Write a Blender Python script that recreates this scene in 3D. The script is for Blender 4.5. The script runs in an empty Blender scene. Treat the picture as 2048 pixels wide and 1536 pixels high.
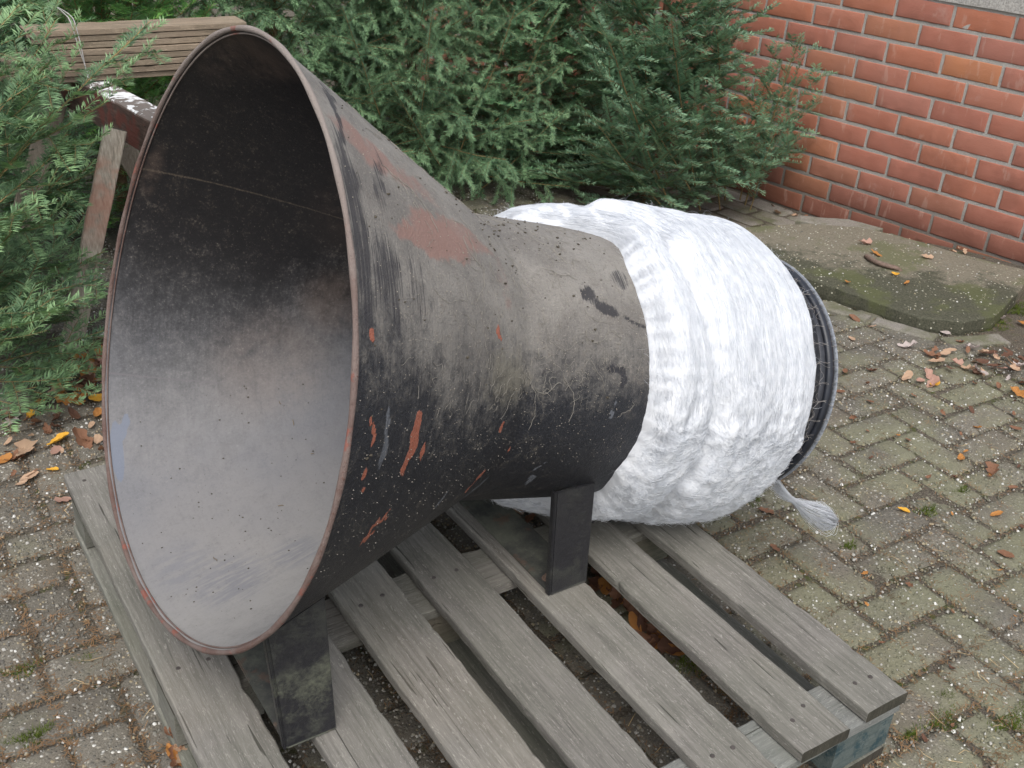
import bpy, bmesh, math, random
import numpy as np
from mathutils import Vector, Matrix, noise as mnoise

random.seed(7)
RNG = np.random.default_rng(11)
S = bpy.context.scene
COL = S.collection
PI = math.pi
rad = math.radians

# ------------------------------------------------------------------ camera, sky, sun, exposure
cd = bpy.data.cameras.new('camera')
cam = bpy.data.objects.new('camera', cd)
COL.objects.link(cam)
cam.location = (-0.3763, -0.6505, 1.2941)
cam.rotation_euler = (1.0693, -0.0592, -0.5721)
cd.sensor_width = 36.0
cd.lens = 36.0 * 2118.0 / 2048.0
cd.clip_start = 0.02
cd.clip_end = 500
S.camera = cam

SUN_EL, SUN_AZ = rad(58), rad(215)          # azimuth measured from +Y clockwise
w = bpy.data.worlds.new('World')
S.world = w
w.use_nodes = True
nt = w.node_tree
nt.nodes.clear()
sky = nt.nodes.new('ShaderNodeTexSky')
sky.sky_type = 'NISHITA'
sky.sun_disc = False
sky.sun_elevation = SUN_EL
sky.sun_rotation = SUN_AZ
sky.air_density = 1.0
sky.dust_density = 3.0
hsv = nt.nodes.new('ShaderNodeHueSaturation')
hsv.inputs['Saturation'].default_value = 0.42
bg = nt.nodes.new('ShaderNodeBackground')
bg.inputs['Strength'].default_value = 0.15
wo = nt.nodes.new('ShaderNodeOutputWorld')
nt.links.new(sky.outputs[0], hsv.inputs['Color'])
nt.links.new(hsv.outputs[0], bg.inputs[0])
nt.links.new(bg.outputs[0], wo.inputs[0])
sl = bpy.data.lights.new('sun', 'SUN')
sl.energy = 1.0
sl.angle = rad(40)
sl.color = (1.0, 0.985, 0.96)
so = bpy.data.objects.new('sun', sl)
COL.objects.link(so)
sd = Vector((math.sin(SUN_AZ) * math.cos(SUN_EL), math.cos(SUN_AZ) * math.cos(SUN_EL), math.sin(SUN_EL)))
so.rotation_euler = (-sd).to_track_quat('-Z', 'Y').to_euler()
so.location = (0, 0, 5)
S.view_settings.view_transform = 'Standard'
S.view_settings.look = 'None'
S.view_settings.exposure = 0.78
S.view_settings.gamma = 1.0
S.view_settings.use_curve_mapping = False
S.render.engine = 'CYCLES'

# ------------------------------------------------------------------ helpers
def link(o, parent=None):
    COL.objects.link(o)
    if parent is not None:
        o.parent = parent
    return o

def tag(o, label=None, cat=None, group=None, kind=None):
    if label: o['label'] = label
    if cat: o['category'] = cat
    if group: o['group'] = group
    if kind: o['kind'] = kind
    return o

def empty(name, loc=(0, 0, 0)):
    o = bpy.data.objects.new(name, None)
    o.empty_display_size = 0.05
    COL.objects.link(o)
    o.location = loc
    return o

def put(o, parent):
    """parent keeping world coordinates baked in the mesh"""
    COL.objects.link(o)
    if parent is not None:
        o.parent = parent
        o.matrix_parent_inverse = Matrix.Translation(-Vector(parent_world(parent)))
    return o

def parent_world(p):
    v = Vector(p.location)
    q = p.parent
    while q is not None:
        if q.type == 'EMPTY':
            v = v + Vector(q.location)
        q = q.parent
    return v if p.type == 'EMPTY' else Vector((0, 0, 0))

def mk(name, verts, faces, mats, parent=None, smooth=False, midx=None):
    me = bpy.data.meshes.new(name)
    me.from_pydata([tuple(v) for v in verts], [], faces)
    for m in (mats if isinstance(mats, (list, tuple)) else [mats]):
        me.materials.append(m)
    if midx is not None:
        me.polygons.foreach_set('material_index', midx)
    if smooth:
        me.polygons.foreach_set('use_smooth', [True] * len(me.polygons))
    me.update()
    o = bpy.data.objects.new(name, me)
    put(o, parent)
    return o

def mk_np(name, V, F, mats, parent=None, smooth=False, midx=None, attrs=None):
    """fast mesh from numpy; F is (n,3) or (n,4)"""
    k = F.shape[1]
    me = bpy.data.meshes.new(name)
    me.vertices.add(len(V))
    me.vertices.foreach_set('co', np.ascontiguousarray(V, dtype=np.float32).ravel())
    me.loops.add(F.size)
    me.loops.foreach_set('vertex_index', np.ascontiguousarray(F, dtype=np.int32).ravel())
    me.polygons.add(len(F))
    me.polygons.foreach_set('loop_start', np.arange(0, F.size, k, dtype=np.int32))
    for m in (mats if isinstance(mats, (list, tuple)) else [mats]):
        me.materials.append(m)
    if midx is not None:
        me.polygons.foreach_set('material_index', np.ascontiguousarray(midx, dtype=np.int32))
    if smooth:
        me.polygons.foreach_set('use_smooth', np.ones(len(F), dtype=bool))
    if attrs:
        for an, av in attrs.items():
            a = me.attributes.new(an, 'FLOAT', 'POINT')
            a.data.foreach_set('value', np.ascontiguousarray(av, dtype=np.float32))
    me.update(calc_edges=True)
    o = bpy.data.objects.new(name, me)
    put(o, parent)
    return o

def n1(x, y=0.0, z=0.0):
    return mnoise.noise(Vector((x, y, z)))

def sstep(a, b, x):
    t = np.clip((np.asarray(x, dtype=float) - a) / (b - a), 0, 1)
    return t * t * (3 - 2 * t)

def board(name, p0, p1, wid, thk, mats, parent, seed=0, n=40, up=(0, 0, 1), rough=1.0, bev=0.003):
    """a plank from p0 to p1 (centres of the end faces), cross-section wid x thk with softened, slightly uneven edges"""
    p0 = Vector(p0); p1 = Vector(p1)
    d = (p1 - p0); L = d.length; d.normalize()
    upv = Vector(up); side = d.cross(upv).normalized(); upv = side.cross(d).normalized()
    hw, ht, b = wid / 2, thk / 2, bev
    sec = [(-hw, -ht + b), (-hw, ht - b), (-hw + b * .35, ht - b * .3), (-hw + b, ht), (-hw * .35, ht), (hw * .35, ht), (hw - b, ht), (hw - b * .3, ht - b * .35), (hw, ht - b), (hw, -ht + b), (hw - b, -ht), (-hw + b, -ht)]
    V = []; F = []; mi = []
    m = len(sec)
    r = random.Random(seed * 31 + 5)
    chips = [(r.uniform(0, L), r.choice((0, 1)), r.uniform(.006, .03), r.uniform(.001, .0035)) for _ in range(int(5 + L * 9))]
    for i in range(n + 1):
        s = L * i / n
        if i == 0: s = 0
        for j, (a, c) in enumerate(sec):
            f = 1 if abs(a) > hw * .8 else .4
            da = n1(s * 9, seed * 3.1, (1 if a > 0 else 9)) * .0022 * rough * f + n1(s * 45, seed * 1.7, (3 if a > 0 else 7)) * .0010 * rough * f
            dc = n1(s * 6, seed * 2.3 + a * 9, 4) * .0012 * rough
            if j in (1, 2, 3, 6, 7, 8):
                for (cs, sd_, cw, cdp) in chips:
                    if (sd_ == 1) == (a > 0) and abs(s - cs) < cw:
                        q = 1 - abs(s - cs) / cw
                        da -= math.copysign(cdp * q, a); dc -= cdp * .5 * q
            V.append(p0 + d * (s + (n1(a * 30, seed, 2) * .0015 if i in (0, n) else 0)) + side * (a + da) + upv * (c + dc))
    for i in range(n):
        for j in range(m):
            k = (j + 1) % m
            F.append((i * m + j, i * m + k, (i + 1) * m + k, (i + 1) * m + j)); mi.append(0)
    F.append(tuple(range(m))[::-1]); mi.append(1 if len(mats) > 1 else 0)
    F.append(tuple(n * m + j for j in range(m))); mi.append(1 if len(mats) > 1 else 0)
    o = mk(name, V, F, mats, parent, midx=mi)
    # normals outward
    bm = bmesh.new(); bm.from_mesh(o.data); bmesh.ops.recalc_face_normals(bm, faces=bm.faces); bm.to_mesh(o.data); bm.free()
    return o

def tube_np(P, r, k=5, closed=False):
    """tube round a polyline; returns V,F"""
    P = np.asarray(P, float); n = len(P)
    r = np.broadcast_to(np.asarray(r, float), (n,))
    T = np.gradient(P, axis=0); T /= np.linalg.norm(T, axis=1)[:, None] + 1e-12
    if closed:
        T = np.roll(P, -1, 0) - np.roll(P, 1, 0); T /= np.linalg.norm(T, axis=1)[:, None] + 1e-12
    a = np.array([0, 0, 1.0]) if abs(T[0, 2]) < .9 else np.array([1.0, 0, 0])
    N = np.zeros_like(P); nn = np.cross(T[0], a); nn /= np.linalg.norm(nn)
    for i in range(n):
        nn = nn - T[i] * (nn @ T[i]); nn /= np.linalg.norm(nn) + 1e-12; N[i] = nn
    B = np.cross(T, N)
    an = np.linspace(0, 2 * PI, k, endpoint=False)
    V = (P[:, None] + r[:, None, None] * (np.cos(an)[None, :, None] * N[:, None] + np.sin(an)[None, :, None] * B[:, None])).reshape(-1, 3)
    F = []
    for i in range(n if closed else n - 1):
        i2 = (i + 1) % n
        for j in range(k):
            j2 = (j + 1) % k
            F.append((i * k + j, i * k + j2, i2 * k + j2, i2 * k + j))
    return V, np.array(F, dtype=np.int32)

def joinVF(parts):
    off = 0; Vs = []; Fs = []
    for V, F in parts:
        Vs.append(V); Fs.append(F + off); off += len(V)
    return np.concatenate(Vs), np.concatenate(Fs)

# ------------------------------------------------------------------ material helpers
class M:
    def __init__(s, name, rough=0.8, spec=0.3, col=(.5, .5, .5)):
        s.m = bpy.data.materials.new(name); s.m.use_nodes = True
        s.t = s.m.node_tree; s.b = s.t.nodes['Principled BSDF']
        s.b.inputs['Roughness'].default_value = rough
        s.b.inputs['Specular IOR Level'].default_value = spec
        s.b.inputs['Base Color'].default_value = (*col, 1)
        s._obj = None
    def n(s, typ, **kw):
        x = s.t.nodes.new(typ)
        for k, v in kw.items():
            setattr(x, k, v)
        return x
    def l(s, a, b): s.t.links.new(a, b)
    def coord(s, kind='Object', scale=(1, 1, 1), rnd=0.0):
        tc = s.n('ShaderNodeTexCoord')
        mp = s.n('ShaderNodeMapping'); mp.inputs['Scale'].default_value = scale
        s.l(tc.outputs[kind], mp.inputs['Vector'])
        if rnd:
            oi = s.n('ShaderNodeObjectInfo')
            mu = s.n('ShaderNodeVectorMath', operation='SCALE'); mu.inputs[0].default_value = (rnd, rnd * .7, rnd * 1.3)
            s.l(oi.outputs['Random'], mu.inputs['Scale'])
            s.l(mu.outputs[0], mp.inputs['Location'])
        return mp.outputs[0]
    def pos(s, scale=(1, 1, 1)):
        g = s.n('ShaderNodeNewGeometry')
        mp = s.n('ShaderNodeMapping'); mp.inputs['Scale'].default_value = scale
        s.l(g.outputs['Position'], mp.inputs['Vector'])
        return mp.outputs[0]
    def noise(s, vec, scale, detail=4, rough=.55, dist=0):
        x = s.n('ShaderNodeTexNoise'); x.inputs['Scale'].default_value = scale
        x.inputs['Detail'].default_value = detail; x.inputs['Roughness'].default_value = rough
        x.inputs['Distortion'].default_value = dist
        s.l(vec, x.inputs['Vector'])
        return x.outputs['Fac']
    def voro(s, vec, scale, feature='F1', rnd=1.0):
        x = s.n('ShaderNodeTexVoronoi', feature=feature); x.inputs['Scale'].default_value = scale
        x.inputs['Randomness'].default_value = rnd
        s.l(vec, x.inputs['Vector'])
        return x
    def ramp(s, fac, stops, interp='LINEAR'):
        x = s.n('ShaderNodeValToRGB'); cr = x.color_ramp; cr.interpolation = interp
        while len(cr.elements) > 1: cr.elements.remove(cr.elements[0])
        for i, (p, c) in enumerate(stops):
            e = cr.elements[0] if i == 0 else cr.elements.new(p)
            e.position = p
            e.color = (c, c, c, 1) if isinstance(c, (int, float)) else (*c, 1)
        s.l(fac, x.inputs['Fac'])
        return x.outputs['Color']
    def math(s, op, a, b=None, c=None, clamp=False):
        x = s.n('ShaderNodeMath', operation=op, use_clamp=clamp)
        for i, v in enumerate((a, b, c)):
            if v is None: continue
            if isinstance(v, (int, float)): x.inputs[i].default_value = v
            else: s.l(v, x.inputs[i])
        return x.outputs[0]
    def step(s, v, a, b):
        x = s.n('ShaderNodeMapRange', interpolation_type='SMOOTHSTEP')
        x.inputs['From Min'].default_value = a; x.inputs['From Max'].default_value = b
        s.l(v, x.inputs['Value'])
        return x.outputs[0]
    def mix(s, f, a, b, mode='MIX'):
        x = s.n('ShaderNodeMix', data_type='RGBA', blend_type=mode)
        if isinstance(f, (int, float)): x.inputs[0].default_value = f
        else: s.l(f, x.inputs[0])
        for i, v in ((6, a), (7, b)):
            if isinstance(v, tuple): x.inputs[i].default_value = (*v, 1)
            elif isinstance(v, (int, float)): x.inputs[i].default_value = (v, v, v, 1)
            else: s.l(v, x.inputs[i])
        return x.outputs[2]
    def attr(s, name):
        x = s.n('ShaderNodeAttribute', attribute_name=name)
        return x.outputs['Fac']
    def rand(s):
        return s.n('ShaderNodeObjectInfo').outputs['Random']
    def color(s, c): s.l(c, s.b.inputs['Base Color'])
    def roughness(s, c): s.l(c, s.b.inputs['Roughness'])
    def bump(s, h, dist=.002, strength=1.0, prev=None):
        x = s.n('ShaderNodeBump'); x.inputs['Distance'].default_value = dist; x.inputs['Strength'].default_value = strength
        s.l(h, x.inputs['Height'])
        if prev is not None: s.l(prev, x.inputs['Normal'])
        s.l(x.outputs[0], s.b.inputs['Normal'])
        return x.outputs[0]

# ---- exposed-aggregate concrete (pavers): pebbles in a fine matrix, moss in patches
def aggregate(name, moss_bias=0.0, pebble=True):
    m = M(name, .82, .25)
    p2 = m.pos((1, 1, 0.0))
    jit = m.n('ShaderNodeTexNoise'); jit.inputs['Scale'].default_value = 60; m.l(p2, jit.inputs['Vector'])
    va = m.n('ShaderNodeVectorMath', operation='SCALE'); va.inputs['Scale'].default_value = .006
    m.l(jit.outputs['Color'], va.inputs[0])
    vb = m.n('ShaderNodeVectorMath', operation='ADD'); m.l(p2, vb.inputs[0]); m.l(va.outputs[0], vb.inputs[1])
    P = vb.outputs[0]
    v1 = m.voro(P, 150); v2 = m.voro(P, 95); v3 = m.voro(P, 330)
    sep1 = m.n('ShaderNodeSeparateColor'); m.l(v1.outputs['Color'], sep1.inputs[0])
    sep2 = m.n('ShaderNodeSeparateColor'); m.l(v2.outputs['Color'], sep2.inputs[0])
    # small pebble colours
    c1 = m.ramp(sep1.outputs[0], [(0, (.115, .108, .093)), (.3, (.20, .188, .16)), (.5, (.15, .14, .12)), (.66, (.26, .24, .20)), (.8, (.32, .27, .18)), (.86, (.31, .30, .275)), (.94, (.52, .51, .47)), (1, (.62, .61, .57))], 'CONSTANT')
    r1 = m.math('MULTIPLY_ADD', sep1.outputs[1], .22, .26)
    d1 = m.math('DIVIDE', v1.outputs['Distance'], r1)
    mask1 = m.math('SUBTRACT', 1.0, m.step(d1, .8, 1.15))
    c2 = m.ramp(sep2.outputs[0], [(0, (.12, .11, .09)), (.4, (.24, .22, .19)), (.7, (.17, .15, .12)), (.84, (.62, .61, .57)), (.93, (.34, .26, .16))], 'CONSTANT')
    keep = m.math('GREATER_THAN', sep2.outputs[1], .80)
    r2 = m.math('MULTIPLY_ADD', sep2.outputs[2], .16, .28)
    d2 = m.math('DIVIDE', v2.outputs['Distance'], r2)
    mask2 = m.math('MULTIPLY', m.math('SUBTRACT', 1.0, m.step(d2, .8, 1.1)), keep)
    nz = m.noise(m.pos(), 9, 5, .6)
    fine = m.noise(m.pos(), 420, 3, .7)
    mort = m.ramp(fine, [(.3, (.075, .068, .055)), (.7, (.21, .19, .158))])
    base = m.mix(mask1, mort, c1)
    base = m.mix(mask2, base, c2)
    # wear / dirt film, per-paver tint
    rnd = m.rand()
    tint = m.ramp(rnd, [(0, (.80, .80, .79)), (.5, (1, .99, .96)), (.8, (1.12, 1.1, 1.06)), (1, (.9, .86, .8))])
    base = m.mix(1.0, base, tint, 'MULTIPLY')
    dirt = m.step(nz, .46, .62)
    base = m.mix(m.math('MULTIPLY', dirt, .45), base, (.11, .092, .07))
    gx = m.n('ShaderNodeSeparateXYZ'); m.l(m.pos(), gx.inputs[0])
    side = m.math('ADD', m.math('MULTIPLY', m.step(gx.outputs[0], .35, 1.1), .12), moss_bias)
    mo = m.math('ADD', m.noise(m.pos(), 3.3, 6, .65), side)
    mm = m.step(mo, .52, .74)
    mcol = m.mix(m.noise(m.pos(), 190, 2), (.13, .132, .075), (.24, .235, .15))
    whitekeep = m.math('MULTIPLY', m.math('GREATER_THAN', sep1.outputs[0], .9), mask1)
    mfac = m.math('MULTIPLY', mm, m.math('SUBTRACT', .66, m.math('MULTIPLY', whitekeep, .45)))
    base = m.mix(mfac, base, mcol)
    m.color(base)
    h1 = m.math('MULTIPLY', m.math('SUBTRACT', 1.0, m.math('MULTIPLY', d1, d1), None, True), .7)
    h2 = m.math('MULTIPLY', m.math('MULTIPLY', m.math('SUBTRACT', 1.0, m.math('MULTIPLY', d2, d2), None, True), keep), 1.3)
    h = m.math('ADD', m.math('MAXIMUM', h1, h2), m.math('MULTIPLY', fine, .35))
    m.bump(h, .0022, .9)
    return m.m

MAT_PAVER = aggregate('washed_aggregate_concrete')

def soil():
    m = M('joint_soil', .95, .1)
    a = m.noise(m.pos(), 38, 6, .7); b = m.noise(m.pos(), 260, 4, .7); c = m.noise(m.pos(), 5, 3)
    base = m.ramp(b, [(.3, (.050, .044, .034)), (.5, (.115, .098, .076)), (.72, (.23, .20, .16))])
    mo = m.step(a, .5, .64)
    base = m.mix(m.math('MULTIPLY', mo, m.step(c, .4, .6)), base, (.075, .085, .03))
    m.color(base); m.bump(m.math('ADD', b, a), .005, 1)
    return m.m
MAT_SOIL = soil()

def slabmat():
    m = M('mossy_concrete', .9, .15)
    p = m.pos()
    n = m.noise(p, 4.5, 6, .62); f = m.noise(p, 170, 5, .75)
    base = m.ramp(f, [(.3, (.105, .095, .07)), (.7, (.255, .225, .172))])
    g = m.n('ShaderNodeSeparateXYZ'); m.l(p, g.inputs[0])
    # the half towards the yard is the wetter, mossier one
    t = m.math('ADD', m.math('MULTIPLY', g.outputs[0], .75), m.math('MULTIPLY', g.outputs[1], .62))
    dark = m.math('SUBTRACT', 1.0, m.step(m.math('ADD', t, m.math('MULTIPLY', m.noise(p, 8, 8, .72), .75)), 3.02, 3.16))
    base = m.mix(m.math('MULTIPLY', dark, .9), base, m.ramp(f, [(.3, (.028, .030, .020)), (.7, (.105, .105, .072))]))
    gm = m.step(m.math('ADD', n, m.math('MULTIPLY', m.noise(p, 21, 4), .25)), .62, .74)
    base = m.mix(m.math('MULTIPLY', gm, .6), base, (.10, .11, .045))
    v = m.voro(p, 78); sp = m.n('ShaderNodeSeparateColor'); m.l(v.outputs['Color'], sp.inputs[0])
    pk = m.math('MULTIPLY', m.math('GREATER_THAN', sp.outputs[0], .55), m.math('SUBTRACT', 1.0, m.step(v.outputs['Distance'], .2, .27)))
    pk = m.math('MULTIPLY', pk, m.step(m.noise(p, 7, 2), .44, .56))
    base = m.mix(pk, base, m.mix(sp.outputs[1], (.30, .27, .2), (.6, .58, .46)))
    m.color(base); m.bump(m.math('ADD', m.math('ADD', f, m.math('MULTIPLY', pk, .6)), m.math('MULTIPLY', m.noise(p, 30, 4), .5)), .0035, .9)
    return m.m
MAT_SLAB = slabmat()

def wood(name, axis='y', lo=(.074, .069, .060), hi=(.248, .232, .205), warm=.25, green=.0, teal=False, dark=1.0):
    m = M(name, .86, .2)
    sc = {'y': (1, .035, 1), 'x': (.035, 1, 1), 'z': (1, 1, .035)}[axis]
    v = m.coord('Object', sc, rnd=7.0); vo = m.coord('Object', (1, 1, 1), rnd=5.0)
    g1 = m.noise(v, 240, 5, .7, .4); g2 = m.noise(v, 60, 4, .6, 1.0); bl = m.noise(vo, 7, 4, .6)
    fib = m.noise(m.coord('Object', {'y': (1, .16, 1), 'x': (.16, 1, 1), 'z': (1, 1, .16)}[axis], rnd=3.0), 330, 3, .75, 1.5)
    f = m.math('ADD', m.math('MULTIPLY', g1, .45), m.math('ADD', m.math('MULTIPLY', g2, .3), m.math('MULTIPLY', bl, .25)))
    base = m.ramp(f, [(.30, tuple(x * dark for x in lo)), (.62, tuple(x * dark for x in hi))])
    # raised splinters as short, paler grey flecks
    base = m.mix(m.math('MULTIPLY', m.step(fib, .56, .68), .75), base, tuple(min(1, x * 1.5 * dark) for x in hi))
    # fine drying cracks
    ck = m.step(m.noise(v, 130, 2, .5, .8), .66, .72)
    base = m.mix(m.math('MULTIPLY', ck, .75), base, (.03, .027, .022))
    base = m.mix(m.math('MULTIPLY', m.step(m.noise(vo, 3, 3), .5, .7), warm), base, (.27, .225, .17))
    rt = m.ramp(m.rand(), [(0, .88), (.5, 1.0), (1, 1.1)])
    base = m.mix(1.0, base, rt, 'MULTIPLY')
    if green:
        base = m.mix(m.math('MULTIPLY', m.step(m.noise(vo, 5, 4), .42, .6), green), base, (.10, .115, .07))
    if teal:
        tm = m.step(m.math('ADD', m.noise(vo, 28, 5, .7), m.math('MULTIPLY', g2, .2)), .48, .62)
        base = m.mix(m.math('MULTIPLY', m.math('SUBTRACT', 1.0, tm), .85), base, (.022, .052, .062))
    m.color(base)
    m.bump(m.math('ADD', m.math('MULTIPLY', g1, .6), m.math('ADD', fib, m.math('MULTIPLY', ck, -.8))), .0016, .75)
    return m.m
WOOD_Y = wood('weathered_wood_lengthwise', 'y', warm=.15, green=.12)
WOOD_X = wood('weathered_wood_crosswise', 'x', warm=.15, green=.2)
WOOD_GREEN = wood('damp_wood', 'y', (.06, .058, .048), (.21, .205, .175), .1, .2)
WOOD_BLOCK = wood('block_wood', 'x', (.06, .056, .045), (.21, .19, .15), .2, .3)
WOOD_TEAL = wood('teal_painted_block', 'x', (.03, .05, .052), (.12, .14, .135), .05, .1, teal=True)
WOOD_TEALX = wood('teal_stained_stringer', 'x', (.08, .085, .08), (.26, .26, .24), .05, .2)
WOOD_END = wood('end_grain', 'z', (.018, .016, .013), (.075, .066, .052), .1, .1)
WOOD_PLANK = wood('brown_plank', 'x', (.10, .075, .052), (.30, .235, .17), .3, .1)
WOOD_LEG = wood('worn_leg_wood', 'z', (.12, .095, .075), (.33, .28, .225), .3, .05)

def painted_leg():
    m = M('leg_with_red_paint', .8, .25)
    v = m.coord('Object', (1, 1, .06)); vo = m.coord('Object')
    g = m.noise(v, 200, 4, .7)
    base = m.ramp(g, [(.3, (.22, .185, .145)), (.65, (.50, .44, .36))])
    sp = m.n('ShaderNodeSeparateXYZ'); m.l(m.pos(), sp.inputs[0])
    band = m.math('MULTIPLY', m.step(sp.outputs[2], .22, .33), m.math('SUBTRACT', 1.0, m.step(sp.outputs[2], .43, .50)))
    rm = m.math('MULTIPLY', m.step(m.math('ADD', m.noise(vo, 16, 4), m.math('MULTIPLY', g, .3)), .5, .7), band)
    base = m.mix(m.math('MULTIPLY', rm, .5), base, (.42, .15, .09))
    m.color(base); m.bump(g, .0015, .6)
    return m.m
MAT_LEG = painted_leg()

def beam_mat():
    m = M('dark_beam_with_white_paint', .75, .3)
    v = m.coord('Object', (1, .06, 1)); vo = m.coord('Object')
    g = m.noise(v, 170, 4, .7)
    base = m.ramp(g, [(.3, (.035, .022, .018)), (.7, (.13, .085, .07))])
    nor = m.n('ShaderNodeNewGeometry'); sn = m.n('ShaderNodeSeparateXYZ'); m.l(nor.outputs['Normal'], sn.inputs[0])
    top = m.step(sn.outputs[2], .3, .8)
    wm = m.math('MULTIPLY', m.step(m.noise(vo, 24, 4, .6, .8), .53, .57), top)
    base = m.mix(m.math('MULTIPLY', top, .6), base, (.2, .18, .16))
    base = m.mix(wm, base, (.68, .68, .67))
    red = m.math('MULTIPLY', m.step(m.noise(vo, 12, 3), .5, .6), m.math('SUBTRACT', 1.0, top))
    base = m.mix(m.math('MULTIPLY', red, .6), base, (.16, .04, .03))
    m.color(base); m.bump(g, .0015, .6)
    return m.m
MAT_BEAM = beam_mat()

def simple(name, col, rough=.6, spec=.3, ns=40, var=.3, bump=.0, metal=0):
    m = M(name, rough, spec)
    n = m.noise(m.coord('Object'), ns, 4, .65)
    m.color(m.ramp(n, [(.3, tuple(c * (1 - var) for c in col)), (.7, tuple(min(1, c * (1 + var)) for c in col))]))
    m.b.inputs['Metallic'].default_value = metal
    if bump: m.bump(n, bump, .8)
    return m.m

def brick_mat():
    m = M('red_brick', .85, .2)
    v = m.coord('Object', rnd=11.0)
    f = m.noise(v, 210, 5, .75); b = m.noise(v, 18, 4, .6)
    col = m.ramp(m.rand(), [(0, (.36, .13, .085)), (.2, (.33, .12, .085)), (.4, (.40, .14, .075)), (.55, (.34, .135, .10)), (.7, (.385, .15, .10)), (.82, (.44, .175, .075)), (.92, (.28, .12, .095)), (1, (.46, .18, .07))])
    base = m.mix(m.math('MULTIPLY', b, .5), col, (.36, .18, .135))
    base = m.mix(m.math('MULTIPLY', m.step(f, .60, .78), .4), base, (.42, .20, .13))
    base = m.mix(m.math('MULTIPLY', m.math('SUBTRACT', 1.0, m.step(f, .24, .4)), .6), base, (.14, .035, .02))
    # bricks get darker towards the foot of the wall
    sp = m.n('ShaderNodeSeparateXYZ'); m.l(m.pos(), sp.inputs[0])
    lo = m.math('SUBTRACT', 1.0, m.step(m.math('ADD', sp.outputs[2], m.math('MULTIPLY', b, .12)), .02, .22))
    base = m.mix(m.math('MULTIPLY', lo, .6), base, (.13, .06, .042))
    dk = m.step(m.noise(m.pos(), 2.6, 6, .7), .52, .68)
    base = m.mix(m.math('MULTIPLY', dk, .35), base, (.16, .07, .05))
    sx = m.step(m.noise(m.pos((1, 1, .25)), 34, 4, .6), .60, .68)
    base = m.mix(m.math('MULTIPLY', sx, .22), base, (.52, .38, .31))
    # lime bloom here and there
    wb = m.step(m.noise(m.pos(), 5, 5, .7), .60, .72)
    base = m.mix(m.math('MULTIPLY', wb, .22), base, (.55, .45, .4))
    m.color(base); m.bump(m.math('ADD', f, b), .0022, .8)
    return m.m
MAT_BRICK = brick_mat()
def mortar_mat():
    m = M('grey_mortar', .95, .1)
    f = m.noise(m.pos(), 260, 5, .8); b = m.noise(m.pos(), 12, 4)
    base = m.ramp(f, [(.3, (.24, .225, .20)), (.7, (.47, .44, .40))])
    sp = m.n('ShaderNodeSeparateXYZ'); m.l(m.pos(), sp.inputs[0])
    lo = m.math('SUBTRACT', 1.0, m.step(m.math('ADD', sp.outputs[2], m.math('MULTIPLY', b, .1)), .0, .2))
    base = m.mix(m.math('MULTIPLY', lo, .65), base, (.10, .08, .06))
    m.color(base); m.bump(f, .003, 1)
    return m.m
MAT_MORTAR = mortar_mat()
MAT_COPING = simple('rough_concrete_sill', (.36, .34, .31), .9, .1, 160, .4, .003)

# ------------------------------------------------------------------ ground
CAMP = np.array(cam.location); _R = np.array(cam.rotation_euler.to_matrix())
def project(P):
    d = (np.atleast_2d(P) - CAMP) @ _R
    z = -d[:, 2]
    return np.c_[1024 + 2118 * d[:, 0] / z, 768 - 2118 * d[:, 1] / z, z]
WX, WY, WPH = 2.9301, 2.2729, -1.3982
WD = np.array([math.cos(WPH), math.sin(WPH)])          # along the wall
WN = np.array([WD[1], -WD[0]])                          # towards the yard (-x)
if WN[0] > 0: WN = -WN
def wdist(x, y): return (x - WX) * WN[0] + (y - WY) * WN[1]
def walong(x, y): return (x - WX) * WD[0] + (y - WY) * WD[1]
def gz(x, y):
    dw = wdist(x, y); al = walong(x, y)
    near = 1 - sstep(.25, 1.3, dw)
    return -.02 - .075 * near * (1 - sstep(.1, 1.0, al)) - .012 * near + .0025 * (np.sin(x * 3.1 + y * 1.3) + np.sin(y * 4.3 - x))

def ground_sheet():
    n = 150
    a = np.linspace(-1.0, 4.0, n); b = np.linspace(-1.2, 4.6, n)
    a = np.concatenate([[-60, -12, -4, -2], a, [6, 12, 60]]); b = np.concatenate([[-60, -12, -4, -2], b, [7, 14, 60]])
    X, Y = np.meshgrid(a, b, indexing='ij')
    Z = gz(X, Y) - .0048
    Z = np.where((X < -1.2) | (X > 4.2) | (Y < -1.4) | (Y > 4.8), -.04, Z)
    m, k = X.shape
    V = np.stack([X, Y, Z], -1).reshape(-1, 3)
    i, j = np.meshgrid(np.arange(m - 1), np.arange(k - 1), indexing='ij')
    q = (i * k + j).ravel()
    F = np.stack([q, q + k, q + k + 1, q + 1], -1)
    o = mk_np('ground', V, F, MAT_SOIL, None, True)
    tag(o, kind='structure')
    return o
GROUND = ground_sheet()

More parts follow.
